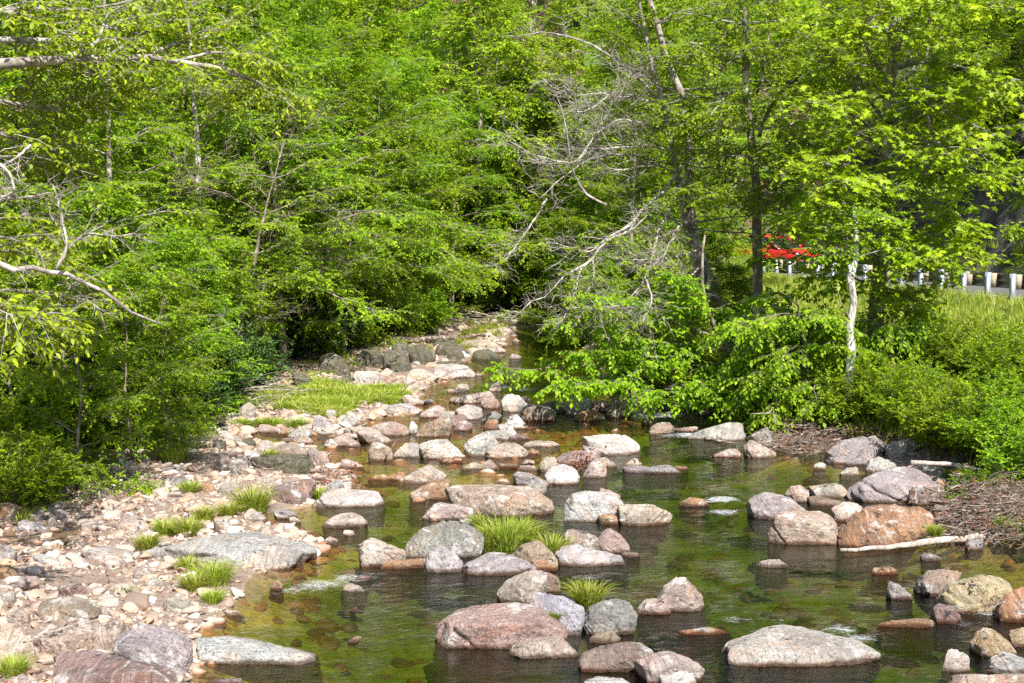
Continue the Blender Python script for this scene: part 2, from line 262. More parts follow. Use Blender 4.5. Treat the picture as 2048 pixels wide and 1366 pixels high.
# crop, colour, landmark label (or ''), outline
RK = """
B t long flat-topped tan boulder with a dark undercut in midstream|620,225 700,200 1000,208 1110,225 1245,300 1240,340 1020,392 900,375 720,330 640,275
B n low pale slab under the left end of the long tan boulder|475,390 500,335 570,308 690,325 785,360 780,380 540,415
B o orange-brown wedge left of the long flat-topped tan boulder|410,265 500,210 635,170 645,200 645,290 510,290 430,280
B o |415,290 460,270 500,295 480,310 420,308
B w big rounded white-grey boulder right of midstream|1312,330 1330,290 1420,255 1510,240 1600,270 1670,340 1640,400 1520,425 1400,420 1320,400
B p small pink stone behind the rounded white-grey boulder|1510,240 1560,225 1600,250 1640,270 1640,305 1600,300
B o small orange wedge leaning on the rounded white-grey boulder|1505,395 1550,370 1640,400 1630,435 1540,437
B n pointed pale rock with black streaks right of the white-grey boulder|1620,340 1720,318 1860,325 1940,350 1900,410 1750,445 1650,415
B g big smooth purple-grey boulder behind the small white one|385,560 440,500 600,430 690,415 790,450 840,500 820,570 760,600 600,640 400,628
B w small pale stone on top of the purple-grey boulder|700,420 730,405 770,398 790,420 780,450 730,440
B n notched pale boulder with an upright left corner|108,530 150,515 210,520 280,580 380,590 385,630 250,680 130,688
B o low slab stained orange beside the notched boulder|235,700 260,650 400,635 510,635 510,680 300,698
B w small bright white boulder in front of the purple-grey one|500,690 510,620 590,562 650,600 720,650 700,705 640,718 515,712
B g dark grey speckled hump in front of the grass clump|725,705 790,650 870,605 960,598 1070,640 1145,685 1130,705 960,735 800,735
B b brown boulder under the large grass clump|1000,600 1080,545 1150,530 1210,570 1270,640 1275,690 1150,700 1060,630
B o wet orange toe of rock at the foot of the brown boulder|1110,650 1200,640 1275,705 1150,712
B p rounded pink boulder right of the large grass clump|1300,520 1340,475 1420,465 1500,510 1540,570 1520,600 1400,580 1310,560
B w flat pale ledge in front of the rounded pink boulder|1260,610 1310,565 1380,555 1450,590 1560,605 1650,630 1670,660 1420,682 1300,660
B p angular pink and white block behind the flat pale ledge|1505,520 1570,460 1640,500 1690,560 1700,600 1560,605 1510,560
B b |1640,600 1720,598 1755,615 1700,630
B n tilted buff boulder with vertical cracks above the blue-grey block|920,840 980,760 1080,710 1180,702 1210,715 1190,800 1130,850 1110,905 1000,870
B b |1200,715 1250,730 1290,770 1290,820 1200,835 1180,800
B s blue-grey angular block behind the spotted slab|1110,905 1140,835 1230,830 1330,875 1430,940 1435,985 1380,1085 1300,1060 1190,970
B g striped grey boulder right of the blue-grey block|1425,1030 1450,920 1530,875 1690,870 1740,960 1690,1055 1560,1060 1480,1090
B p huge low slab with rows of black lichen spots|565,1030 640,960 760,920 900,895 1060,905 1180,960 1320,1070 1290,1100 1000,1130 950,1170 700,1170 600,1160 590,1090
B n pale rock against the right end of the spotted slab|990,1170 1080,1100 1180,1085 1300,1085 1390,1190 1380,1205 1200,1215 1050,1225
B b |1455,1115 1500,1070 1580,1055 1640,1100 1600,1130 1490,1135
B r smooth dark pink boulder at the bottom of the photo|1395,1260 1420,1190 1500,1150 1660,1125 1770,1135 1830,1190 1740,1240 1700,1290 1500,1305 1410,1300
B n pale brown boulder right of the smooth dark pink one|1725,1230 1790,1185 1880,1178 2010,1210 2100,1255 2130,1290 2050,1340 1960,1380 1840,1370 1740,1300
B w |1870,1320 1960,1290 2060,1300 2090,1363 2050,1410 1900,1410
B p low pink rock left of the pink pyramid|1735,920 1790,870 1860,870 1940,960 1900,967 1745,955
B p pink pyramid-shaped rock standing alone in the channel|1850,860 1950,800 1975,745 2010,750 2080,830 2130,900 2120,940 1940,945 1900,920
B p |10,820 60,782 110,795 145,828 60,833
B r |60,770 150,735 190,735 150,770
B n rounded pinkish stone alone in the left channel|-100,440 -60,395 0,375 80,368 130,390 162,425 60,450 -40,458
B w big pale cracked slab at the edge of the left channel|-150,320 -130,250 0,225 100,228 215,245 235,290 260,325 100,333 -100,338
B n low brown-grey ridge of rock above the orange wedge|350,180 420,140 520,90 570,90 620,130 600,180 480,200
B o |265,170 330,130 390,140 350,180
B o |165,180 210,150 260,160 270,180
B p |0,95 10,55 60,60 130,95 140,108 30,105
B w round pale boulder right of centre below the overhanging block|1195,150 1230,100 1300,85 1380,110 1400,160 1370,195 1280,205 1210,185
B n |1420,160 1460,80 1500,60 1545,90 1560,150 1500,165
B r pink slab behind the round pale boulder|1260,50 1320,10 1420,0 1510,20 1520,50 1400,70 1290,90
B n |1480,50 1550,45 1620,95 1560,105 1500,80
B t |1160,90 1200,40 1260,40 1270,90 1200,130
B g |1010,150 1060,128 1120,140 1150,170 1220,200 1200,220 1080,200 1020,180
B g |1080,210 1120,185 1180,190 1210,240 1190,262 1110,240
B n |900,195 950,165 995,185 990,200
B b |820,90 880,55 920,100 910,118 830,118
B b |930,80 1040,85 1060,95 1000,110 930,108
B n |1040,120 1060,90 1130,90 1160,120
B n |1665,90 1700,50 1740,60 1770,90 1720,95
B g low grey lumpy rock in the open channel right of centre|1650,110 1720,88 1800,92 1860,105 1850,135 1760,130
B g |1770,130 1800,110 1900,88 1960,95 2000,120 1990,135 1850,140
B o |1960,95 2010,98 2040,112 1990,118
B w |1420,1360 1480,1330 1540,1325 1600,1350 1710,1350 1720,1385 1600,1420 1440,1410
C n |970,140 1010,100 1060,105 1085,135 1050,150 985,152
C w |815,110 830,80 860,75 890,90 885,118
C w |1120,120 1140,60 1190,40 1250,60 1300,100 1280,130 1150,135
C g |1000,75 1040,50 1130,60 1120,90 1010,95
C g big smooth grey dome behind the right bank logs|1015,240 1080,180 1200,125 1350,100 1420,103 1500,160 1560,205 1580,260 1400,310 1220,305 1080,290 1040,260
C g |1420,100 1480,92 1560,105 1575,180 1500,175
C d dark angular block on the bank above the grey dome|1590,80 1620,40 1720,32 1775,60 1780,130 1700,145 1600,120
C n |1610,170 1650,135 1740,140 1780,180 1760,210 1640,205
C y |1780,150 1810,130 1890,128 1930,160 2000,175 2010,200 1940,225 1830,215
C g grey banded boulder left of the square tan boulder|430,300 460,260 520,248 640,265 720,285 790,340 790,360 700,390 560,408 470,370
C n |650,240 680,210 740,207 790,240 780,310 740,290
C n |780,215 850,210 920,195 980,205 1020,250 1000,275 900,280 820,250
C b |770,280 850,270 1000,310 940,330 820,320
C t square tan boulder left of the huge orange one|552,500 580,440 620,380 720,355 860,360 920,370 960,450 950,555 700,550 620,530 560,530
C n |915,345 990,305 1080,305 1110,330 1060,370 990,420 950,410
C o huge rounded orange-brown boulder beside the driftwood|945,500 990,430 1090,350 1160,322 1250,318 1440,340 1500,380 1512,430 1460,480 1350,530 1180,570 1000,570 950,550
C b |1500,360 1530,320 1640,310 1720,340 1700,380 1530,415
C r broken reddish block in the driftwood behind the orange boulder|1365,300 1370,205 1480,210 1560,230 1540,310 1380,325
C n |480,665 530,645 610,642 665,680 600,690 500,685
C o |1150,712 1180,690 1250,683 1305,705 1310,728 1220,732
C g |1440,620 1480,605 1550,630 1560,650 1460,650
C g |1240,830 1255,770 1300,785 1360,830 1395,880 1320,870
C p pinkish boulder with a grass tuft behind the yellow one|1402,790 1405,740 1480,702 1600,700 1680,720 1640,790 1560,850 1500,860 1440,840
C y large yellowish boulder with lumpy white lichen|1530,880 1560,800 1650,745 1780,730 1900,755 1970,790 1985,830 1900,900 1870,960 1700,970 1580,930
C o bright orange round boulder at the right edge|1885,950 1910,880 1970,820 2060,800 2100,900 2090,1010 2000,1010 1920,990
C r |1500,930 1540,900 1620,920 1680,980 1640,1020 1540,1020
C o |1190,1025 1260,1000 1450,985 1525,1005 1520,1030 1400,1040
C o |20,1080 90,1055 180,1038 290,1055 330,1080 200,1085
C w huge white domed slab at the lower right|320,1220 350,1160 480,1110 560,1050 650,1025 770,1030 870,1060 980,1090 1080,1120 1200,1210 1100,1235 850,1270 600,1270 420,1255
C p brown shoulder on the left end of the white domed slab|280,1180 330,1120 390,1098 450,1110 420,1150 340,1190
C y |1730,1100 1780,1050 1880,1040 1950,1100 2000,1180 1900,1220 1800,1180
C w |1570,1280 1600,1190 1660,1165 1720,1220 1730,1280 1650,1300
C w |1830,1290 1850,1220 1920,1180 2030,1220 2080,1290 2000,1310 1900,1300
C p |1610,1380 1640,1320 1690,1315 1760,1340 1900,1310 2060,1330 2070,1400 1700,1420
C y |1950,1100 1960,1060 2060,1040 2080,1140 2040,1160
C o small rusty stone beside the midstream rapid|30,310 90,278 170,290 205,325 120,335
C g |1700,560 1740,520 1800,520 1810,570 1760,590
F g smooth grey dome at the foot of the stick pile|800,800 900,740 1000,710 1130,690 1200,660 1260,670 1310,720 1320,820 1150,830 950,820
F n tan slab leaning to the right below the grey dome|1305,830 1340,825 1450,860 1600,945 1520,990 1400,990 1310,890
F g |1350,790 1450,720 1530,700 1560,790 1540,880 1440,850
F p |1020,960 1100,930 1200,900 1250,910 1290,970 1150,985
G w overhanging pale block with a dark left end|1420,1240 1500,1225 1660,1225 1750,1290 1755,1320 1640,1340 1480,1300 1430,1270
G w |1420,1290 1480,1300 1640,1335 1710,1338 1600,1350 1450,1330
F b twisted brown rock in the far right channel|450,730 470,690 540,660 640,670 680,720 560,760 480,770
F b |680,720 800,710 890,700 830,740 720,750
F b |375,650 400,630 450,625 490,660 430,680
F d |830,590 870,555 960,545 1030,590 960,605
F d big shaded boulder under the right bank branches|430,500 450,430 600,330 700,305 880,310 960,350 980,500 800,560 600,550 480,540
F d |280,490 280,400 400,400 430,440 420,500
F g |270,380 330,350 380,370 380,410 290,400
F b |60,560 100,460 200,410 280,450 290,560 200,610 90,620
F g |1460,640 1540,600 1700,570 1830,590 1850,650 1700,700 1500,690
H g grey angular boulder under the brown stick pile|880,1350 940,1290 1070,1240 1180,1235 1240,1290 1170,1345 1020,1400 930,1400
H n |1235,1320 1250,1280 1340,1255 1400,1250 1440,1300 1400,1340 1300,1370
E n flat oval pale stone in the channel below the jumble|1110,890 1150,850 1270,825 1400,835 1450,858 1300,885
E p pink-topped boulder at the front of the midstream jumble|770,930 880,860 950,845 1050,850 1160,930 1050,985 850,990
E w |580,880 620,820 760,760 850,790 900,850 800,930 760,970 640,960
E w bright white faceted boulder at the front of the jumble|180,870 270,830 440,815 500,870 585,970 540,1000 260,990
E w white wedge left of the bright faceted boulder|0,910 60,850 110,845 180,880 240,985 0,965 -60,960
E o |360,990 430,975 560,985 570,1010 440,1030 370,1030
E t |555,1095 680,1020 720,1040 770,1080 760,1095
E b leaning tan-grey slab on the left side of the jumble|140,790 200,690 330,630 450,610 470,700 440,760 300,795
E r dark pink block in the middle of the jumble|440,700 460,620 560,585 620,620 600,680 520,700
E r |490,720 540,650 620,645 660,690 640,720 540,740
E n |330,620 400,560 500,560 560,600 400,630
E w |500,560 600,510 700,500 750,560 740,620 640,640 560,590
E p tan-pink wedge in the pool left of the jumble|180,610 240,550 330,505 400,530 415,560 340,620 220,620
E n long pale boulder at the back of the jumble|450,440 560,420 700,390 800,378 850,400 860,430 770,450 740,480 600,490 470,470
E p |740,500 760,450 850,430 910,480 880,540 780,540
E w |920,470 950,410 1020,400 1100,430 1160,500 1100,560 1000,570 950,540
E n |1080,430 1150,425 1190,445 1150,470
E w white pointed boulder on the right side of the jumble|940,660 980,600 1050,580 1110,650 1170,710 1060,725 970,700
E b mottled brown boulder right of the white pointed one|1100,570 1130,520 1230,490 1340,520 1420,590 1350,640 1180,655 1120,620
E d |1290,510 1380,465 1460,460 1510,500 1490,570 1420,580
E g |1510,540 1540,440 1620,405 1700,430 1750,470 1700,560 1600,600 1520,590
E b |1700,500 1790,460 1890,480 1950,540 1850,570 1720,560
E o rounded orange-pink stone at the right end of the jumble|1580,620 1640,570 1740,545 1820,580 1870,630 1790,650 1620,650
E b |1890,550 1930,500 2010,430 2060,420 2130,450 2130,560 2040,600 1930,600
E o |760,700 800,640 880,645 900,700 840,735
E g |720,780 780,740 900,730 980,760 990,820 900,825 850,790
E w |890,700 920,675 1000,710 1060,760 1060,800 980,800 930,740
E r |980,810 1080,765 1180,800 1100,820
E g |740,640 790,590 870,560 930,600 900,660 800,650
E n big tan mound by the far pool left of the white slab|40,300 90,190 160,172 260,200 350,250 220,285 100,300
E w white flat-topped slab at the end of the left bank|300,230 320,140 420,133 600,132 680,210 560,240 380,245
E d |280,160 330,110 430,100 560,95 590,130 330,140
E n |500,375 505,345 560,310 600,320 630,350 590,380
E n |810,380 830,330 910,285 935,310 930,360 870,380
E p |680,235 700,205 760,235 720,240
E o |1120,945 1200,900 1280,945 1200,955
E n |20,440 60,410 150,430 215,480 130,500 50,480
E w pale mottled flat rock at the tip of the grass island|0,520 60,490 130,520 215,555 180,580 0,580 -190,575 -160,530 -60,495
D w pale boulder in front of the long green grass bed|1020,690 1060,590 1120,600 1200,680 1180,730 1040,720
D w white egg-shaped stone at the edge of the grass bed|1140,600 1150,555 1200,545 1250,570 1230,610 1170,612
D n |870,560 920,543 990,565 970,580 890,575
D t oblong tan boulder lying across the small side pool|1430,770 1470,700 1550,700 1640,760 1750,830 1730,855 1640,850 1500,790
D p |1560,700 1620,650 1740,660 1860,700 1900,770 1700,785 1600,740
D w |1900,750 1910,680 1940,650 1980,700 1975,770
D w |1290,640 1340,595 1400,600 1440,650 1400,700 1310,680
D w |800,790 840,725 1000,725 1010,770 900,790 830,810
D p flat pinkish stone at the head of the side pool|850,820 890,780 960,775 1030,840 1000,860 870,868
D n |725,830 760,808 850,805 850,830
D w |1130,860 1150,820 1210,815 1250,870 1190,890
D n |1200,830 1240,795 1330,775 1420,830 1460,860 1390,885 1260,870
D t brown striped boulder behind the dark grey log-like one|660,930 700,850 830,845 960,920 1030,985 1020,1010 800,960
D n |510,930 560,830 620,820 680,880 680,940 540,945
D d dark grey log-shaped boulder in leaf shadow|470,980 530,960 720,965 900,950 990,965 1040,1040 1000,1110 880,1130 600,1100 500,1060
D p |975,930 1000,880 1100,930 1170,990 1185,1030 1110,1050 1010,990
D p |1285,1040 1300,1000 1380,1010 1480,1060 1470,1078 1300,1060
D t rusty tan boulder in front of the oblong one|1530,950 1560,860 1620,840 1700,880 1750,930 1740,990 1600,1010 1550,980
D n |150,1010 170,940 250,950 300,1000 210,1060
D s |1150,1260 1220,1190 1300,1200 1320,1260 1200,1290
D n |160,1270 230,1190 330,1190 355,1260 310,1320 200,1310
D o |0,1270 20,1200 100,1200 140,1260 80,1300
D n |500,1220 560,1170 650,1155 690,1200 600,1230
D d |840,200 870,170 960,230 1050,290 1000,350 900,330
D w spotted white boulder behind the long grass bed|1390,240 1430,190 1560,190 1640,210 1620,290 1480,300
D n peaked pale boulder right of the spotted white one|1610,240 1700,168 1760,190 1780,250 1700,290 1630,300
D p |1740,320 1840,250 1900,260 1920,300 1800,330
D t |210,540 260,460 340,520 280,560
D n |340,600 370,530 450,480 510,530 500,600 450,640 370,640
D n |520,740 540,680 620,680 740,720 700,750 560,760
D o |280,710 340,665 430,700 410,730
D d |130,700 180,665 250,680 240,720
D o |700,760 740,740 800,750 790,770
D d |370,860 400,810 490,820 520,870 420,885
D g |300,850 330,790 390,830 370,865
D d |110,880 140,820 240,830 230,900 150,915
D n |1050,740 1180,740 1190,768 1070,760
D n |1420,500 1440,460 1530,470 1520,490 1450,510
D p |1510,500 1560,470 1650,470 1700,495 1560,512
D p |1260,510 1290,480 1400,480 1400,510 1300,525
D s |1220,330 1320,305 1400,310 1390,340 1260,345
D d |1180,290 1230,258 1280,285 1250,302
D d |1290,290 1290,240 1370,235 1395,290 1350,300
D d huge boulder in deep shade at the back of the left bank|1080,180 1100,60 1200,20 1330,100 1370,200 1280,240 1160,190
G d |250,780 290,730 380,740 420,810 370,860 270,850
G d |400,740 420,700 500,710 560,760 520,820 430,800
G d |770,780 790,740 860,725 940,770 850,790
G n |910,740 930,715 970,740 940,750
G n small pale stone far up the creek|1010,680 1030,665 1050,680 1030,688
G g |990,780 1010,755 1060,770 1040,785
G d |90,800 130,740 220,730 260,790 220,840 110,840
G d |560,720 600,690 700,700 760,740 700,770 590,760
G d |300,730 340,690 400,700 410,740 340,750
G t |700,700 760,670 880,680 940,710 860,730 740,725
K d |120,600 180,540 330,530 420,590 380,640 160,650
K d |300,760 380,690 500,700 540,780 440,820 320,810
K t |150,470 190,400 270,430 320,490 250,510
K n |620,720 740,650 960,660 950,710 760,720
K t |420,400 460,340 560,350 640,400 540,420
K n |640,520 700,460 800,490 900,520 780,540
K t |860,440 1000,380 1180,370 1210,450 1000,460
A w enormous flat pale slab beside the left grass tufts|840,600 960,560 1100,520 1250,490 1400,478 1500,492 1640,540 1780,570 1860,600 1850,625 1740,680 1560,705 1440,700 1350,660 1240,620 1000,640
A w long white-streaked tongue of rock in the lower left pool|1130,1110 1200,1095 1340,1088 1400,1110 1500,1150 1700,1185 1820,1215 1840,1245 1780,1260 1300,1245 1140,1235
A g big grey-brown block left of the white-streaked tongue|670,1190 690,1080 800,1040 960,1022 1060,1040 1110,1080 1125,1200 1080,1310 960,1320 800,1250
A r dark red boulder at the bottom left of the photo|310,1240 340,1190 480,1170 600,1200 760,1240 900,1290 1040,1340 1060,1430 340,1450
A t long tan boulder behind the dark red one|190,1110 270,1060 420,1020 560,1010 600,1060 540,1150 420,1200 300,1220
A t |490,1170 560,1060 660,990 740,1010 740,1060 690,1100 670,1190 580,1200
A t tan boulder cut by the lower left edge of the photo|-60,1240 -40,1060 60,1040 150,1090 210,1180 190,1220 60,1260
A b rust-streaked brown boulder on the lower gravel bar|190,960 210,900 290,860 440,855 560,900 590,960 500,1000 280,1005
A n |40,980 60,930 130,920 180,960 160,1010 70,1020
A p |100,790 120,740 220,735 270,800 240,820 130,815
A n pale wedge at the edge of the gravel by the lower pool|950,920 980,880 1080,855 1140,890 1140,940 990,945
A n |780,700 830,680 910,710 880,745 800,760
A p flat brownish slab joined to the left of the enormous slab|470,600 540,560 700,570 830,620 820,660 620,660 500,640
A w |190,620 230,610 350,655 320,675 220,650
A n ridged grey-buff boulder behind the left round grass tuft|680,450 740,380 800,375 860,420 900,480 760,500
A g |100,450 150,410 230,415 290,470 200,490 110,480
A o |0,400 -20,330 60,310 130,340 110,390
A g |960,190 1000,155 1080,155 1130,190 1060,222 980,210
A o |1110,210 1160,185 1240,190 1250,230 1140,225
A t |510,230 560,215 640,225 640,260 560,280
A n |890,310 920,295 970,310 960,335 900,330
A w |1430,380 1470,345 1560,400 1540,425 1450,420
A n |1250,400 1340,385 1350,430 1320,480 1260,440
A g |1600,370 1640,345 1720,360 1740,390 1640,405
A n |1690,400 1720,393 1760,420 1700,430
A p |1890,540 1930,508 1980,530 1970,550
A n |1310,940 1370,935 1420,965 1340,970
A r purple-red layered boulder above the pale cracked slab|1550,220 1620,190 1840,170 1850,210 1790,290 1760,320 1640,320 1580,260
A o small wet brown rock standing in the left rapid|1580,820 1600,770 1640,765 1660,800 1640,830
A g |-30,640 -10,550 60,560 100,600 90,650 0,660
A o |0,740 -20,680 60,675 110,720 60,755
A p |30,1420 60,1340 140,1310 190,1363 180,1420
A b |230,590 250,560 310,570 310,620 260,610
A n |470,430 520,405 610,410 610,460 500,465
A g |-30,860 0,820 90,830 100,880 60,910 -20,900
A n |830,940 860,930 910,960 850,968
A n |590,930 620,915 660,940 650,970 600,960
A n |850,780 900,740 970,780 940,810 860,800
A p |1240,1355 1300,1340 1420,1335 1430,1363 1350,1390 1260,1380
A r |340,820 370,790 480,780 520,840 500,860 380,850
A p |1130,30 1180,10 1210,50 1150,65
A n |1270,70 1290,20 1340,50 1320,90
A g |1330,100 1340,60 1450,50 1460,110 1380,140
A t |900,230 930,170 960,190 960,230
A n |640,620 660,600 720,610 700,640
"""
# ------------------------------------------------------------------ ground plan
WPX = [(330, 1500), (385, 1366), (400, 1260), (470, 1200), (500, 1150), (600, 1125), (640, 1085), (560, 1052), (490, 1052), (530, 1025), (640, 1008),
       (700, 985), (690, 955), (650, 935), (655, 915), (625, 900), (500, 880), (500, 868), (560, 862), (650, 868), (700, 880), (740, 868), (690, 850),
       (760, 835), (815, 828), (835, 800), (855, 775), (925, 750), (920, 724), (960, 710), (1000, 700), (1010, 680), (1020, 668), (1030, 655), (1180, 648),
       (1170, 690), (1180, 740), (1230, 790), (1340, 806), (1400, 818), (1440, 836), (1480, 850), (1550, 880), (1560, 905), (1620, 925), (1700, 925),
       (1790, 945), (1850, 955), (1880, 1000), (1900, 1060), (1990, 1095), (2100, 1130), (2400, 1300), (2600, 1500)]
WPOLY = np.array([gnd(x, y)[:2] for x, y in WPX])
WPOLY = np.vstack([WPOLY, [[7.5, 2.0], [7.5, -40.0], [-3.5, -40.0], [-3.2, 2.0]]])
PUD = np.array([gnd(x, y, .10)[:2] for x, y in [(-60, 1062), (60, 1050), (180, 1050), (215, 1068), (160, 1088), (60, 1098), (-60, 1100)]])
def sdist(x, y, poly):
    """signed distance, positive outside"""
    x = np.asarray(x, float); y = np.asarray(y, float)
    best = np.full(x.shape, 1e9); ins = np.zeros(x.shape, bool)
    n = len(poly)
    for i in range(n):
        ax, ay = poly[i]; bx, by = poly[(i + 1) % n]
        ex, ey = bx - ax, by - ay; L = ex * ex + ey * ey + 1e-12
        t = np.clip(((x - ax) * ex + (y - ay) * ey) / L, 0, 1)
        d = (x - ax - t * ex) ** 2 + (y - ay - t * ey) ** 2
        best = np.minimum(best, d)
        c = (ay > y) != (by > y)
        with np.errstate(divide='ignore', invalid='ignore'):
            xi = (bx - ax) * (y - ay) / (by - ay + 1e-12) + ax
        ins ^= c & (x < xi)
    return np.where(ins, -1, 1) * np.sqrt(best)
def railx(y):
    y = np.asarray(y, float)
    return 12.1 - .1985 * (np.minimum(y, 58) - 34.2) + 0.03 * np.maximum(y - 58, 0) ** 1.5
def cen(y): return np.interp(y, [-40, 10, 20, 30, 40, 50, 60], [2, 1.8, 2.2, 1.2, .8, 1.6, 4])
ROADZ = 2.15
JUM = np.array([gnd(x, y)[:2] for x, y in [(690, 960), (600, 885), (700, 855), (840, 815), (900, 780), (1060, 800), (1290, 815), (1280, 850), (1180, 870), (1140, 930), (1060, 960), (900, 975)]])
def height(x, y, fine=True):
    x = np.asarray(x, float); y = np.asarray(y, float)
    p = np.stack([x, y, 0 * x], -1)
    d = sdist(x, y, WPOLY); o = np.maximum(d, 0)
    right = x > cen(y)
    nb = fbm(p * .35, 3, 4); nf = fbm(p * 1.7, 9, 4)
    bed = -np.minimum(.5, .05 + .28 * np.maximum(-d, 0)) + .10 * nf
    bed = np.maximum(bed, -.11 + .06 * nf - .5 * np.maximum(sdist(x, y, JUM), 0))
    left = .03 + .05 * np.minimum(o, 4) + .13 * np.clip(o - 4, 0, 9) + .40 * np.maximum(o - 10, 0) + (.05 * nf + .10 * nb) * ss(o, 0, 1.2)
    rr = .03 + .12 * np.minimum(o, .8) + .52 * np.maximum(o - .8, 0)
    rr = rr + (.05 * nf + .14 * nb) * ss(o, 0, 1.2)
    rx = railx(y)
    a = x - (rx - .7)
    top = np.where(a > 0, ROADZ, ROADZ + a * .30)
    rr = np.where(rr > top, top + .03 * nf * (a < 0), rr)
    rr = np.where(a > -.2, rr * (1 - ss(a, -.2, .2)) + ROADZ * ss(a, -.2, .2), rr)
    cl = x - (rx + 8.0)
    cn = fbm(np.stack([x * .5, y * .5, x * 0 + 4], -1), 21, 5)
    rr = rr + np.where(cl > 0, np.minimum(cl * 1.9, 4.2) + np.maximum(cl - 2.2, 0) * .5, 0) * (1 + .25 * cn) * (1)
    land = np.where(right, rr, left)
    hill = .42 * np.maximum(y - 60, 0) * ss(y, 60, 70)
    backr = ss(y, 56, 64)
    land = land + hill
    land = np.where((y > 60), np.maximum(land, .3 * ss(y, 60, 64) + hill), land)
    pd = sdist(x, y, PUD)
    h = np.where(d > 0, land, bed + ss(d, -.15, 0) * .05)
    h = np.where(pd < .5, np.minimum(h, .085 + .14 * np.maximum(pd, -.2)), h)
    return h
def hz(x, y): return float(height(np.array([x]), np.array([y]))[0])
def on_ground(x, y):        # photo pixel -> point on the terrain (never below the water level)
    z = 0.0
    for _ in range(14):
        g = gnd(x, y, z); z = .5 * z + .5 * max(0.0, hz(g[0], g[1]))
    return gnd(x, y, z)
# ------------------------------------------------------------------ terrain sheet
def axis(segs):
    out = []
    for a, b, st in segs: out += list(np.arange(a, b, st))
    return np.array(out + [segs[-1][1]])
XS = axis([(-260, -60, 20), (-60, -20, 2.5), (-20, -9, .6), (-9, 10, .13), (10, 22, .4), (22, 60, 2.5), (60, 260, 20)])
YS = axis([(-60, 0, 6), (0, 9, .6), (9, 30, .13), (30, 60, .26), (60, 130, 2), (130, 400, 15)])
GX, GY = np.meshgrid(XS, YS)
GZ = height(GX.ravel(), GY.ravel()).reshape(GX.shape)
far = (np.abs(GX) > 24) | (GY > 62)
GZ = GZ + np.where(far, .8 * fbm(np.stack([GX, GY, 0 * GX], -1) * .12, 5, 4), 0)
ny, nx = GX.shape
ii = np.arange(ny - 1)[:, None] * nx + np.arange(nx - 1)[None]
GF = np.stack([ii, ii + 1, ii + nx + 1, ii + nx], -1).reshape(-1, 4)
dd = sdist(GX.ravel(), GY.ravel(), WPOLY)
GXr, GYr = GX.ravel(), GY.ravel()
rx = railx(GYr)
side = GXr > cen(GYr)
grassy = np.where(side & (dd > 0), ss(dd, 1.2, 2.6) * (1 - ss(GXr - rx, -.2, .1)), 0)
grassy = np.maximum(grassy, np.where(side, ss(GXr - rx, 8.0, 8.5) * 0, 0))
forest = np.where(~side, ss(dd, 3.2, 5.5), 0) + np.where(GYr > 58, 1, 0) + np.where(side & (GXr - rx > 13), 1, 0)
cliff = np.where(side & (GXr - rx > 8.0) & (GXr - rx < 13.5) & (GYr < 75), 1.0, 0)
shoulder = np.where(side & (GXr - rx > -.2) & (GXr - rx < 8.2) & (GYr < 60), 1.0, 0)
def ground_mat():
    t = N('ground'); geo = t.n('NewGeometry'); P_ = geo.outputs['Position']
    n1 = t.noise(P_, 9, 7, .7); n2 = t.noise(P_, 1.3, 5, .6); n3 = t.noise(P_, 34, 5, .7)
    dirt = t.ramp(n3, [(.30, (.10, .075, .06)), (.46, (.24, .18, .145)), (.60, (.36, .285, .235)), (.75, (.50, .44, .39))])
    dirt = t.mix(t.ramp(n1, [(.4, .55), (.6, 0)]), dirt, (.20, .12, .08))
    litter = t.ramp(n3, [(.3, (.035, .022, .014)), (.5, (.11, .065, .038)), (.7, (.22, .14, .09))])
    litter = t.mix(t.ramp(n2, [(.5, 0), (.62, .75)]), litter, t.ramp(n3, [(.35, (.018, .05, .008)), (.65, (.07, .13, .02))]))
    gr = t.ramp(n3, [(.3, (.025, .06, .008)), (.55, (.09, .16, .02)), (.75, (.18, .22, .05))])
    rk = t.ramp(t.noise(t.map(P_, (1, 1, .45)), 2.2, 9, .72, .6), [(.32, (.012, .011, .010)), (.48, (.05, .045, .042)), (.6, (.13, .115, .105)), (.72, (.25, .22, .20))])
    bed = t.ramp(n1, [(.25, (.12, .12, .03)), (.42, (.30, .30, .06)), (.55, (.50, .43, .11)), (.66, (.58, .42, .17)), (.78, (.26, .25, .07))])
    bed = t.mix(t.ramp(n2, [(.40, .9), (.56, 0)]), bed, t.ramp(n1, [(.3, (.11, .14, .02)), (.6, (.30, .34, .05))]))
    c = t.mix(t.attr('forest'), dirt, litter)
    c = t.mix(t.attr('grassy'), c, gr)
    c = t.mix(t.attr('shoulder'), c, t.ramp(n3, [(.3, (.16, .14, .12)), (.7, (.42, .38, .33))]))
    c = t.mix(t.attr('cliff'), c, rk)
    c = t.mix(t.attr('bed'), c, bed)
    h = t.math('ADD', n1, t.math('MULTIPLY', n3, .5))
    return t.surf(bsdf(t, Base_Color=c, Roughness=.9, Normal=t.bump(h, .8, .05)))
# craggy cliff relief
cm = cliff * ss(GXr - rx, 8.0, 8.8)
pz = np.stack([GXr, GYr, GZ.ravel()], -1)
GXd = GXr + cm * (-.9) * fbm(pz * np.array([.7, .7, .35]), 41, 5)
GZd = GZ.ravel() + cm * .5 * fbm(pz * 1.1, 47, 4)
gm = mk_mesh('ground', np.stack([GXd, GYr, GZd], -1), [GF], ground_mat(), True,
             dict(grassy=grassy, forest=np.clip(forest, 0, 1), cliff=cliff, shoulder=shoulder, bed=ss(-dd, -.03, .25)))
tag(link('ground', gm), kind='structure')
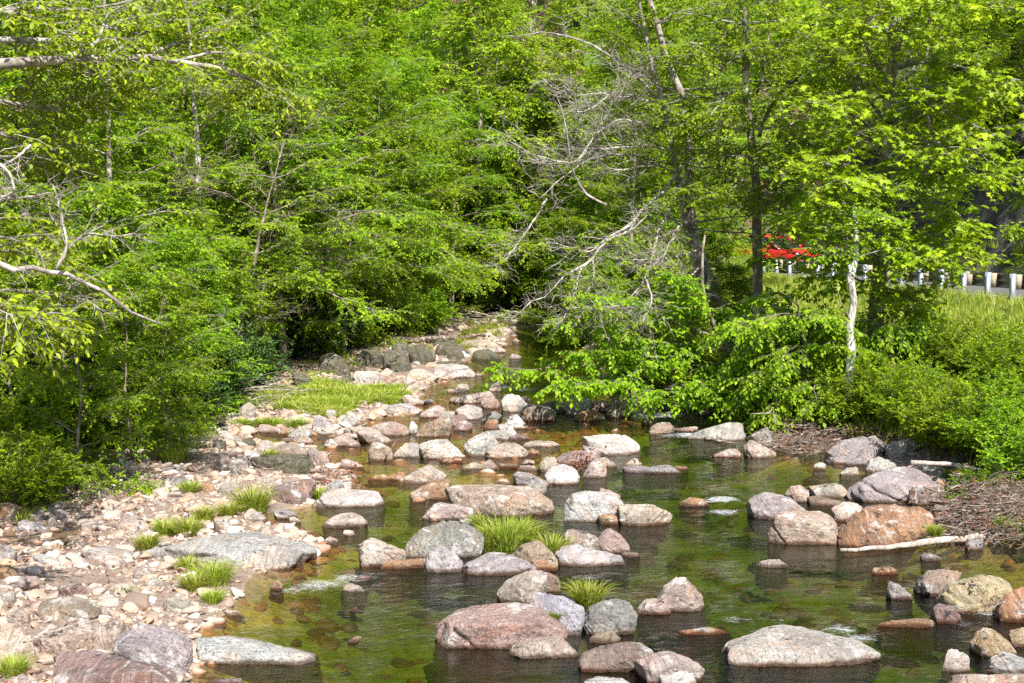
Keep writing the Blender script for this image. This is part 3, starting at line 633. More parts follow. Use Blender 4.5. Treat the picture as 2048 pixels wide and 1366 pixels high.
# ------------------------------------------------------------------ water
_r = np.random.default_rng(4); RAPR = []
for ln in RK.strip().split('\n'):
    head, poly = ln.rsplit('|', 1); x0, y0, s0 = CROPS[head[0]]
    q = np.array([[float(a) for a in z.split(',')] for z in poly.split()]) * s0 + np.array([x0, y0])
    if np.ptp(q[:, 0]) > 34 and _r.uniform() < .38: RAPR.append((q[:, 0].max() + 4 if _r.uniform() < .6 else q[:, 0].min() - 4, q[:, 1].max() - 2, 1))
FOAM = [(640, 1172, 1.5, 1), (700, 1160, 1.2, 1), (590, 1182, 1.1, .9), (545, 1190, .7, .7), (740, 1152, .8, .8), (1442, 1001, 1.0, 1.2), (1448, 1026, .9, 1.1), (1395, 1003, .7, .6), (1345, 998, .5, .6),
        (1362, 1022, .5, .6), (1175, 1158, .8, .9), (1205, 1150, .6, .7), (1235, 1163, .6, .5), (1295, 1283, .7, .6), (1330, 1268, .5, .5), (1470, 1240, .9, .9), (1560, 1243, .7, .8),
        (1610, 1238, .5, .6), (1680, 1262, .9, 1), (1720, 1278, .9, 1), (1750, 1270, .6, .7), (1930, 1222, .8, 1), (1975, 1225, .9, 1.1), (1930, 1250, 1.0, .8), (1310, 832, 1.6, 1.2), (1340, 828, 1.4, 1), (1270, 824, 1.2, .9),
        (1380, 872, 1.3, 1.1), (1340, 873, 1.1, .9), (1300, 876, .9, .7), (1430, 920, 1.2, .7), (1400, 917, .8, .7), (1240, 988, .6, .6), (790, 1005, .8, .6), (760, 1010, .7, .6),
        (905, 942, .9, .7), (910, 783, 1.6, .9), (870, 780, 1.2, .7), (1010, 775, 1.6, .9), (1050, 780, 1.4, .8), (1100, 785, 1.4, .7), (850, 1010, .5, .4), (775, 1082, .9, .6), (810, 1075, .6, .5),
        (1480, 968, .6, .4), (1350, 990, .5, .5), (1600, 925, .8, .3), (1320, 940, .6, .3), (1500, 1255, .7, .5), (1780, 930, .5, .2), (700, 1010, .6, .35), (1640, 1250, .6, .5)]
for (px_, py_, w_) in RAPR: FOAM.append((px_, py_, .42, .62))
WX = axis([(-16, -6, .5), (-6, 9.5, .075), (9.5, 12, .5)])
WY = axis([(-40, 8, 3), (8, 11, .3), (11, 27, .075), (27, 40, .12), (40, 62, .4)])
wx, wy = np.meshgrid(WX, WY); wxr, wyr = wx.ravel(), wy.ravel()
foam = np.zeros_like(wxr)
for (px, py, r, a) in FOAM:
    g = gnd(px, py); R = r * .27 * (g[1] / 17) ** .5
    dx = (wxr - g[0]) / (R * 1.5); dy = (wyr - g[1] - .18 * (wxr - g[0])) / (R * 1.3)
    foam = np.maximum(foam, a * np.exp(-(dx * dx + dy * dy)))
wp = np.stack([wxr, wyr, 0 * wxr], -1)
warp = .25 * np.stack([fbm(wp * 1.1, 60, 3), fbm(wp * 1.1, 61, 3), 0 * wxr], -1)
rough_w = .35 + .65 * ss(fbm(wp * np.array([.35, .3, 1]), 71, 3), -.2, .3)
wz = (.010 * fbm((wp + warp) * np.array([2.4, 4.2, 1]), 62, 4, .6) + .004 * fbm((wp + warp) * np.array([7, 13, 1]), 63, 3)) * rough_w
wz += np.clip(foam, 0, 1) * (.045 * fbm((wp + warp) * np.array([6, 8, 1]), 64, 4, .6) + .02)
wdep = np.maximum(-height(wxr, wyr), 0)
ny, nx = wx.shape
ii = np.arange(ny - 1)[:, None] * nx + np.arange(nx - 1)[None]
WF = np.stack([ii, ii + 1, ii + nx + 1, ii + nx], -1).reshape(-1, 4)
def water_mat():
    t = N('creek_water'); P_ = t.n('NewGeometry').outputs['Position']
    fo = t.attr('foam'); dep = t.attr('depth')
    wv = t.noise(P_, 1.4, 3, .5, out=1)
    v = t.n('VectorMath', _operation='ADD', i0=P_, i1=t.n('VectorMath', _operation='SCALE', i0=wv, Scale=.6).outputs[0]).outputs[0]
    r1 = t.noise(t.map(v, (1.6, 6.5, 1)), 2.1, 5, .6); r2 = t.noise(t.map(v, (3, 9, 1)), 8, 4, .65)
    pz_ = t.noise(P_, .45, 2, .5)
    st = t.ramp(pz_, [(.36, .28), (.58, 1.0)])
    hgt = t.math('ADD', r1, t.math('MULTIPLY', r2, .10))
    nb = t.bump(t.math('MULTIPLY', hgt, st), .6, .045)
    nb2 = t.bump(t.noise(P_, 26, 6, .7), t.math('MULTIPLY', fo, .9), .05, nb)
    fr = t.n('Fresnel', IOR=1.33, Normal=nb2)
    tr = t.n('BsdfTransparent', Color=t.ramp(dep, [(0, (.95, .91, .80)), (.10, (.80, .72, .46)), (.30, (.56, .62, .28)), (.52, (.34, .42, .17))]))
    gl = t.n('BsdfGlossy', Color=(1, 1, 1), Roughness=.06, Normal=nb2)
    w = t.n('MixShader', Fac=fr, i1=tr.outputs[0], i2=gl.outputs[0])
    fn = t.noise(t.map(v, (2.2, 9, 1)), 3.1, 8, .78, 1.6); fn2 = t.noise(P_, 34, 4, .7)
    fm = t.math('MULTIPLY', t.math('ADD', t.math('MULTIPLY', fn, .75), t.math('MULTIPLY', fn2, .25)), t.math('MINIMUM', t.math('MULTIPLY_ADD', fo, .78, .45), 1.3))
    fmask = t.ramp(fm, [(.555, 0), (.63, .42), (.78, .95)])
    fmask = t.math('MULTIPLY', fmask, t.ramp(fo, [(.12, 0), (.35, 1)]))
    df = t.n('BsdfDiffuse', Color=(.80, .83, .86), Normal=nb2)
    return t.surf(t.n('MixShader', Fac=fmask, i1=w.outputs[0], i2=df.outputs[0]))
wm = mk_mesh('water', np.stack([wxr, wyr, wz], -1), [WF], water_mat(), True, dict(foam=np.clip(foam, 0, 1.2), depth=wdep))
tag(link('water', wm), kind='structure')
# shallow muddy puddle on the gravel
g0 = Geo(); cxy = PUD.mean(0)
ring = []
for k in range(40):
    a = k / 40 * 2 * math.pi; ring.append([math.cos(a), math.sin(a)])
ring = np.array(ring); ext = (PUD.max(0) - PUD.min(0)) / 2 + .45
pv = np.concatenate([[[cxy[0], cxy[1], .075]], np.concatenate([ring * ext + cxy, np.full((40, 1), .075)], 1)])
g0.add(pv, [[0, 1 + k, 1 + (k + 1) % 40] for k in range(40)])
t = N('muddy_water'); P_ = t.n('NewGeometry').outputs['Position']
nb = t.bump(t.noise(t.map(P_, (2, 6, 1)), 3, 3, .5), .12, .02)
pm = t.surf(t.n('MixShader', Fac=t.n('Fresnel', IOR=1.33, Normal=nb), i1=t.n('MixShader', Fac=.55, i1=t.n('BsdfTransparent', Color=(.6, .5, .36)), i2=t.n('BsdfDiffuse', Color=(.27, .19, .12))), i2=t.n('BsdfGlossy', Roughness=.05, Normal=nb)))
tag(link('puddle_water', g0.mesh('puddle_water', pm)), kind='structure')
# ------------------------------------------------------------------ boulders
def ico(sub):
    bm = bmesh.new(); bmesh.ops.create_icosphere(bm, subdivisions=sub, radius=1)
    V = np.array([v.co for v in bm.verts]); Fc = np.array([[v.index for v in f.verts] for f in bm.faces]); bm.free(); return norm(V), Fc
ICO = {k: ico(k) for k in (1, 2, 3, 4, 5, 6)}
def hull_planes(pts):
    bm = bmesh.new()
    for p in pts: bm.verts.new(p)
    bmesh.ops.convex_hull(bm, input=bm.verts)
    bm.normal_update()
    nn = np.array([f.normal for f in bm.faces]); cc = np.array([f.calc_center_median() for f in bm.faces]); bm.free()
    return nn, (nn * cc).sum(1)
def rock_surface(pts, level, rs, chips=8, pw=16, amp=1.0, strata=None):
    pts = np.asarray(pts, float)
    lo, hi = pts.min(0), pts.max(0); c = (lo + hi) / 2; s = (hi - lo) / 2 + 1e-3
    q = (pts - c) / s
    nn, d = hull_planes(q)
    sg = np.sign((nn * q.mean(0)).sum(1) - d); flip = sg > 0
    nn[flip] *= -1; d[flip] *= -1
    ok = d > .02; nn, d = nn[ok], d[ok]
    # merge near-parallel facets so that big flat faces and real edges remain
    keep = []
    for i in np.argsort(d):
        if all(nn[i] @ nn[j] < .95 for j in keep): keep.append(i)
    nn, d = nn[keep], d[keep]
    for _ in range(chips):
        n = norm(rs.normal(size=3) + np.array([0, -.25, .35])); sup = (q @ n).max()
        nn = np.vstack([nn, n]); d = np.append(d, sup * rs.uniform(.76, .96))
    D, Fc = ICO[level]
    r = ((np.maximum(D @ nn.T, 0) / d) ** pw).sum(1) ** (-1.0 / pw) * (1 + .6 / pw)
    so = rs.uniform(0, 90, 3)
    W = D * r[:, None] * s; sc = 1.0 / (s.max())
    k1 = fbm(W * sc * 1.6 + so, 1, 3); k2 = fbm(W * sc * 5 + so, 2, 4, .6); k3 = 1 - np.abs(fbm(W * sc * 3.2 + so, 4, 4)) * 2
    ax = norm(rs.normal(size=3) * np.array([.5, .5, 1])) if strata is None else strata
    ly = (W @ ax) * sc * 3.6 + 1.5 * k1; lay = ly % 1; lay = lay - ss(lay, .86, 1.0)
    r = r * (1 + amp * (.055 * k1 + .034 * k2 + .026 * k3 + .050 * (lay - .45) * ss(k1, -.25, .15)))
    if level >= 5:      # open fractures running through the block, and a worn undercut at the foot
        for k in range(int(rs.integers(1, 4))):
            n = norm(rs.normal(size=3) * np.array([1, .5, .8])); dd_ = (W @ n) * sc - rs.uniform(-.45, .45) + .10 * k1 + .03 * k2
            r = r * (1 - rs.uniform(.03, .08) * np.exp(-(dd_ / (.030 if level > 5 else .05)) ** 2))
    return D * r[:, None] * s + c, Fc
def proj(P3):
    d = P3 - np.array([0, 0, H]); fy = d[:, 1] * CP - d[:, 2] * SP; uy = d[:, 1] * SP + d[:, 2] * CP
    return np.stack([1024 + F * d[:, 0] / fy, 683 - F * uy / fy], 1)
def place_rock(mesh_V, Fc, colkey, rs, wet, moss=1.0, name='boulder'):
    c = mesh_V.mean(0); c[2] = mesh_V[:, 2].min()
    me = mk_mesh(name, mesh_V - c, [Fc], M['rock'], True, {'wet': np.full(len(mesh_V), wet)})
    o = link(name, me); o.location = c
    col = np.array(COLS[colkey]) * rs.uniform(.90, 1.10) * (1 + rs.uniform(-.05, .05, 3))
    o.color = (*np.clip(col, 0, .8), moss)
    return o
ROCKS = []; LAND = []
rs = np.random.default_rng(77)
for ln in RK.strip().split('\n'):
    head, poly = ln.rsplit('|', 1); cr, ck, lab = (head.split(' ', 2) + [''])[:3]
    x0, y0, s0 = CROPS[cr]
    px = np.array([[float(a) for a in q.split(',')] for q in poly.split()]) * s0 + np.array([x0, y0])
    yb, yt = px[:, 1].max(), px[:, 1].min(); xm = px[px[:, 1].argmax(), 0]
    inw = True
    gb = on_ground(np.clip(xm, -100, 2150), yb); z0 = gb[2]
    wet = 1.0 if z0 < .05 else 0.0
    Df = gb[1]; wpx = np.ptp(px[:, 0]); width = wpx / F * Df
    cpx = px.mean(0)
    def depth(p, ad=.5):
        tt = (yb - p[1]) / max(yb - yt, 1)
        Dp = gnd(p[0], p[1], z0)[1]
        return Df + min(ad * (Dp - Df), .50 * width * tt + .02)
    pts = []
    back = (.30 + .12 * rs.uniform()) * width
    for p in px:
        D = depth(p); w = at(p[0], p[1], D); pts.append(w)
        if w[2] < z0 + .12 * width: pts.append(w + np.array([0, .05, -.22 - .1 * width]))
        if w[2] > z0 + .02:
            b = w + np.array([0, back, 0]); b[2] = z0 - .15; b[0] = gb[0] + (b[0] - gb[0]) * .92; pts.append(b)
            m = w + np.array([0, .55 * back, 0]); m[2] = z0 + .72 * (w[2] - z0) - .02; pts.append(m)
    # the broken edge between the steep front face and the sloping top
    he = rs.uniform(.35, .70); n_ = len(px)
    for fx in (.05, .35, .65, .95):
        yy = yb - (yb - yt) * np.clip(he + rs.normal() * .10, .2, .85); xs_ = []
        for i in range(n_):
            a_, b_ = px[i], px[(i + 1) % n_]
            if (a_[1] - yy) * (b_[1] - yy) < 0: xs_.append(a_[0] + (b_[0] - a_[0]) * (yy - a_[1]) / (b_[1] - a_[1]))
        if len(xs_) < 2: continue
        q = np.array([min(xs_) + (max(xs_) - min(xs_)) * fx, yy]); Dc = Df + width * (.02 + .10 * abs(fx - .5) + .04 * rs.uniform())
        pts.append(at(q[0], q[1], min(Dc, depth(q))))
    pts = np.array(pts)
    lev = 6 if wpx > 85 else (5 if wpx > 26 else 4)
    V, Fc = rock_surface(pts, lev, rs, chips=int(rs.integers(3, 8)), pw=rs.choice([40, 70, 110]), amp=1.0 if wpx > 60 else .9)
    # bring the chipped block back to the size it has in the photo
    for _ in range(2):
        vis = V[V[:, 2] > z0 - .01]; q = proj(vis)
        aw = np.ptp(q[:, 0]); sx = np.clip(1.03 * wpx / max(aw, 1), .7, 1.7); cx_ = (q[:, 0].max() + q[:, 0].min()) / 2; Dm = vis[:, 1].mean(); xm_ = V[:, 0].mean()
        V[:, 0] = xm_ + (V[:, 0] - xm_) * sx + ((px[:, 0].max() + px[:, 0].min()) / 2 - cx_) / F * Dm
        vis = V[V[:, 2] > z0 - .01]; q = proj(vis); yt_ = q[:, 1].min(); k_ = q[:, 1].argmin(); ytop = vis[k_]
        zt = at(0, yt - 1, ytop[1])[2]; sz = np.clip((zt - z0) / max(ytop[2] - z0, .01), .7, 1.9)
        up_ = V[:, 2] > z0; V[up_, 2] = z0 + (V[up_, 2] - z0) * sz
        vis = V[V[:, 2] > z0 - .01]; V[:, 1] += np.clip(gnd(0, yb, z0)[1] - vis[:, 1].min(), -.15 * width, .15 * width) * .8
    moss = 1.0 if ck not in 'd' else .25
    if lab == '' and rs.uniform() < .12: moss = .8
    o = place_rock(V, Fc, ck, rs, wet, moss)
    h_ = yb - yt
    ROCKS.append(dict(o=o, lab=lab, ck=ck, px=px, c=cpx, w=wpx, h=h_, D=Df, X=gb[0], z0=z0, yb=yb))
# labels: a landmark keeps its own words; every other rock says what it looks like and which landmark it lies by
def shape_word(r):
    a = r['w'] / max(r['h'], 1)
    return 'flat' if a > 2.9 else ('long' if a > 2.1 else ('rounded' if a > 1.35 else 'blocky'))
def size_word(r): return 'tiny' if r['w'] < 16 else ('small' if r['w'] < 32 else ('middling' if r['w'] < 62 else 'large'))
used = set()
def short_lab(s):
    w = s.split()
    for stop in ('left', 'right', 'under', 'beside', 'behind', 'in', 'at', 'above', 'against', 'with', 'standing', 'leaning', 'on', 'below', 'alone', 'cut', 'joined', 'by', 'lying', 'far'):
        if stop in w and w.index(stop) >= 2: w = w[:w.index(stop)]
    return ' '.join(w)
for r in ROCKS:
    if r['lab']: r['o']['label'] = r['lab'] if len(r['lab'].split()) > 3 else r['lab'] + ' in the creek'; used.add(r['o']['label'])
shorts = {}
for r in ROCKS:
    if r['lab']: shorts.setdefault(short_lab(r['lab']), []).append(r)
for r in sorted([r for r in ROCKS if not r['lab']], key=lambda r: -r['w']):
    lm = sorted([q for q in ROCKS if q['lab'] and len(shorts[short_lab(q['lab'])]) == 1 and len(short_lab(q['lab']).split()) < 6], key=lambda q: np.hypot(q['c'][0] - r['c'][0], 1.6 * (q['c'][1] - r['c'][1])))
    done = False
    for q in lm[:6]:
        dx, dy = r['c'] - q['c']
        rel = ('left of' if dx < 0 else 'right of') if abs(dx) > 1.3 * abs(dy) else ('behind' if dy < 0 else 'in front of')
        for rel2 in (rel, 'just ' + rel):
            L = f"{size_word(r)} {shape_word(r)} {CNAME[r['ck']]} rock {rel2} the {short_lab(q['lab'])}"
            if L not in used and len(L.split()) <= 16: done = True; break
        if done: break
    used.add(L); r['o']['label'] = L
for r in ROCKS:
    r['o']['category'] = 'boulder' if r['w'] >= 32 else 'rock'
    r['o']['group'] = 'boulders and rocks of the creek' if r['c'][0] > 640 or r['c'][1] < 800 else 'rocks of the left gravel bar'
    if r['w'] < 32: r['o'].name = 'rock'
# ------------------------------------------------------------------ cobbles: single stones big enough to tell apart
tmpl = []
for k in range(14):
    q = norm(rs.normal(size=(13, 3))) * np.array([1, .8, .48 + .2 * rs.uniform()])
    V, Fc = rock_surface(q, 4, rs, chips=4, pw=40, amp=1.0)
    for wet in (0.0, 1.0):
        tmpl.append(mk_mesh('cobble', V, [Fc], M['rock'], True, {'wet': np.full(len(V), wet)}))
big = [(r['px'].min(0), r['px'].max(0)) for r in ROCKS]
ncob = 0; tries = 0; spots = []
NCOB = 296 - len(ROCKS)
zones = [(0, 760, 880, 1366, .46), (400, 620, 830, 900, .16), (640, 1200, 760, 1000, .16), (1450, 2048, 850, 1010, .08), (1040, 2048, 950, 1366, .07), (850, 1030, 640, 720, .07)]
while ncob < NCOB and tries < 20000:
    tries += 1
    zn = zones[rs.choice(len(zones), p=np.array([z[4] for z in zones]) / sum(z[4] for z in zones))]
    x = rs.uniform(zn[0], zn[1]); y = rs.uniform(zn[2], zn[3]); w = rs.uniform(13, 38) * (.5 + (y - 600) / 900)
    if any(a[0] - 3 < x < b[0] + 3 and a[1] - 1 < y < b[1] + 2 for a, b in big): continue
    if any(abs(x - u) < (w + v) * .42 and abs(y - t_) < (w + v) * .26 for u, t_, v in spots): continue
    g = on_ground(x, y); dw = sdist(g[:1], g[1:2], WPOLY)[0]
    if dw < -.35 and (rs.uniform() < .85): continue
    if zn[0] >= 1040 and zn[2] == 950 and dw > .3: continue
    spots.append((x, y, w)); ncob += 1
    wet = 1 if g[2] < .04 else 0
    o = link('cobble', tmpl[rs.integers(14) * 2 + wet]); o.name = 'cobble'
    s_ = w / F * g[1] * .5
    o.scale = (s_, s_ * rs.uniform(.8, 1.3), s_ * rs.uniform(.8, 1.15)); o.rotation_euler = (rs.normal() * .22, rs.normal() * .22, rs.uniform(0, 6.3))
    o.location = (g[0], g[1], max(g[2], -.02) + s_ * .12)
    ck = rs.choice(list('wgtponbrs'), p=[.16, .14, .16, .14, .10, .06, .16, .04, .04]); col = np.array(COLS[ck]) * rs.uniform(.85, 1.15)
    o.color = (*col, 1.0)
    reg = 'on the left gravel bar' if zn[0] < 620 else ('in midstream' if zn[2] == 760 or zn[2] == 950 else ('at the foot of the right bank' if zn[0] == 1450 else 'on the far shore up the creek'))
    tag(o, f"{CNAME[ck]} cobble lying among other stones {reg}", 'stone', f"{CNAME[ck]} cobbles {reg}")
# ------------------------------------------------------------------ pebbles and bed stones nobody could count
def scatter_stones(name, n, pick, smin, smax, lev, pw=2.0, flat=.55, zoff=.06, mat='pebble', seed=1, sub=8):
    r = np.random.default_rng(seed); T = []
    for k in range(sub):
        q = norm(r.normal(size=(13, 3))) * np.array([1, .8, flat]); V, Fc = rock_surface(q, lev, r, chips=3, pw=10, amp=.8); T.append(V)
    x, y = pick(n, r); z = height(x, y); k = r.integers(sub, size=len(x))
    s = smin + (smax - smin) * r.uniform(size=len(x)) ** pw
    a = r.uniform(0, 6.28, len(x)); tl = r.normal(size=(len(x), 2)) * .2
    V = np.array(T)[k] * s[:, None, None]
    ca, sa = np.cos(a)[:, None], np.sin(a)[:, None]
    X = V[..., 0] * ca - V[..., 1] * sa; Y = V[..., 0] * sa + V[..., 1] * ca; Z = V[..., 2] + X * tl[:, :1] + Y * tl[:, 1:]
    P3 = np.stack([X + x[:, None], Y + y[:, None], Z + (z + s * zoff)[:, None]], -1)
    nv = P3.shape[1]; Fa = (Fc[None] + (np.arange(len(x)) * nv)[:, None, None]).reshape(-1, 3)
    tint = np.repeat(r.uniform(size=len(x)), nv)
    return link(name, mk_mesh(name, P3.reshape(-1, 3), [Fa], M[mat], True, {'tint': tint}))
def pick_bar(n, r):
    m = int(n * 2.6); x = r.uniform(-8.5, 0, m); y = 11 + 26 * r.uniform(size=m) ** 1.5
    d = sdist(x, y, WPOLY); cl = fbm(np.stack([x, y, 0 * x], -1) * .8, 13, 3)
    ok = (x < cen(y)) & (d > -.25) & (d < 4.2) & (cl > -.35)
    return x[ok][:n], y[ok][:n]
def pick_right(n, r):
    m = n * 6; x = r.uniform(0, 11, m); y = r.uniform(15, 40, m); d = sdist(x, y, WPOLY)
    ok = (x > cen(y)) & (d > -.3) & (d < 1.5); return x[ok][:n], y[ok][:n]
def pick_jum(n, r):
    R_ = np.array([gnd(x, y)[:2] for x, y in [(430, 860), (560, 830), (840, 810), (900, 780), (1060, 800), (1270, 820), (1230, 900), (1060, 965), (760, 985), (640, 1000), (450, 960)]])
    lo_, hi_ = R_.min(0), R_.max(0); x = r.uniform(lo_[0], hi_[0], n * 4); y = r.uniform(lo_[1], hi_[1], n * 4)
    ok = (sdist(x, y, R_) < 0) & (fbm(np.stack([x, y, 0 * x], -1) * .9, 31, 3) > -.25); return x[ok][:n], y[ok][:n]
def pick_bed(n, r):
    m = n * 4; x = r.uniform(-5, 9, m); y = 10 + 40 * r.uniform(size=m) ** 1.4; d = sdist(x, y, WPOLY)
    ok = d < -.05; return x[ok][:n], y[ok][:n]
def pick_far(n, r):
    m = n * 8; x = r.uniform(-5, 4, m); y = r.uniform(38, 58, m); d = sdist(x, y, WPOLY); ok = (d > -.2) & (d < 4); return x[ok][:n], y[ok][:n]
for nm, n_, pk, a_, b_, lv, pw_, sd in (('pebbles', 15000, pick_bar, .012, .05, 2, 1.6, 1), ('gravel', 4200, pick_bar, .04, .15, 3, 2.4, 2), ('gravel', 240, pick_bar, .08, .2, 4, 1.6, 8), ('gravel', 520, pick_jum, .07, .24, 3, 1.7, 7), ('gravel', 500, pick_right, .05, .16, 3, 1.5, 3), ('gravel', 360, pick_far, .06, .32, 3, 1.8, 5)):
    tag(scatter_stones(nm, n_, pk, a_, b_, lv, pw_, seed=sd), dict(pebbles='small tan and pink pebbles carpeting the left gravel bar').get(nm, ['fist-sized mixed gravel strewn between the rocks on the left bar', 'loose gravel along the waterline of the right bank', 'loose stones on the far shore up the creek', 'small broken stones filling the gaps between the midstream boulders', 'larger broken stones scattered over the left gravel bar'][(sd > 2) + (sd > 3) + (sd > 5) + (sd > 7)]), 'gravel', kind='stuff')
tag(scatter_stones('bed_gravel', 1500, pick_bed, .06, .26, 3, 1.8, .5, -.05, seed=4), 'sunken cobbles on the bed of the creek seen through the water', 'gravel', kind='stuff')
# ------------------------------------------------------------------ foliage and branch machinery
UP = np.array([0, 0, 1.0])
def twig_tubes(S, D, L, droop, r0, sides=3, rings=4, wob=.06, rs=None):
    t = np.linspace(0, 1, rings)
    P3 = S[:, None] + D[:, None] * (L[:, None] * t)[..., None] - UP * (droop[:, None] * L[:, None] * t ** 2)[..., None]
    P3[:, 1:] += rs.normal(size=P3[:, 1:].shape) * (wob * L)[:, None, None]
    A = norm(np.cross(D, np.array([.3, .2, .9]))); B = norm(np.cross(D, A))
    th = np.arange(sides) * 2 * np.pi / sides
    rr = r0[:, None] * (1 - .75 * t)
    V = P3[:, :, None] + rr[..., None, None] * (np.cos(th)[None, None, :, None] * A[:, None, None] + np.sin(th)[None, None, :, None] * B[:, None, None])
    n = len(S); base = (np.arange(n) * rings * sides)[:, None, None]
    i = (np.arange(rings - 1) * sides)[None, :, None]; j = np.arange(sides)[None, None]; j2 = (j + 1) % sides
    F_ = np.stack([base + i + j, base + i + j2, base + i + sides + j2, base + i + sides + j], -1).reshape(-1, 4)
    return V.reshape(-1, 3), F_
OVAL = (np.array([[0, 0, 0], [.45, .30, .05], [1, 0, -.10], [.45, -.30, .05]]), [[0, 1, 2, 3]])
LONG = (np.array([[0, 0, 0], [.30, .20, .03], [.70, .17, .0], [1, 0, -.14], [.70, -.17, .0], [.30, -.20, .03]]), [[0, 1, 2, 3, 4, 5]])
STAR = (np.array([[0, 0, 0], [.02, .42, .02], [.30, .22, .03], [.52, .52, -.04], [.58, .20, .02], [1, 0, -.10], [.58, -.20, .02], [.52, -.52, -.04], [.30, -.22, .03], [.02, -.42, .02]]), [[0, 1, 2, 3, 4, 5, 6, 7, 8, 9]])
def leaves_on(S, D, L, droop, nleaf, size, shape, rs, tilt=.45, hang=.25, tmin=.12, spread=.9, keep=1.0):
    n = len(S); t = np.linspace(tmin, 1.02, nleaf)[None] + rs.normal(size=(n, nleaf)) * .03
    P3 = S[:, None] + D[:, None] * (L[:, None] * t)[..., None] - UP * (droop[:, None] * L[:, None] * t ** 2)[..., None]
    T = norm(D[:, None] - UP * (2 * droop[:, None] * t)[..., None])
    side = norm(np.cross(T, UP)); sg = np.where(np.arange(nleaf) % 2, 1, -1)[None, :, None]
    ld = norm(T * .55 + side * sg * spread - UP * hang + rs.normal(size=P3.shape) * .28)
    nr = norm(UP + rs.normal(size=P3.shape) * tilt + .55 * np.array(SUNV)); nr = norm(nr - (nr * ld).sum(-1, keepdims=True) * ld)
    wd = np.cross(nr, ld)
    s = size * rs.uniform(.65, 1.25, size=(n, nleaf))[..., None]
    tint = np.clip(.5 + .16 * rs.normal(size=(n, 1)) + .16 * rs.normal(size=(n, nleaf)), 0, 1)
    m = rs.uniform(size=(n, nleaf)) < keep
    P3, ld, nr, wd, s, tint = P3[m], ld[m], nr[m], wd[m], s[m], tint[m]
    sh, fc = shape; k = len(sh)
    V = P3[:, None] + s[:, None] * (sh[None, :, 0, None] * ld[:, None] + sh[None, :, 1, None] * wd[:, None] + sh[None, :, 2, None] * nr[:, None])
    Fa = (np.array(fc)[None] + (np.arange(len(P3)) * k)[:, None, None]).reshape(-1, len(fc[0]))
    return V.reshape(-1, 3), Fa, np.repeat(tint, k)
SUNV = norm(np.array([.22, -.64, .76]))
def resample(pts, m):
    P3 = np.asarray(pts, float); s = np.concatenate([[0], np.cumsum(np.linalg.norm(np.diff(P3, axis=0), axis=1))])
    if m < 2: m = 2
    u = np.linspace(0, s[-1], m)
    return np.stack([np.interp(u, s, P3[:, k]) for k in range(3)], 1), s[-1]
def smooth_path(pts, m, wob, rs):
    P3, L = resample(pts, m)
    for _ in range(2): P3[1:-1] = (P3[:-2] + 2 * P3[1:-1] + P3[2:]) / 4
    P3[1:-1] += rs.normal(size=P3[1:-1].shape) * wob * L / m
    return P3
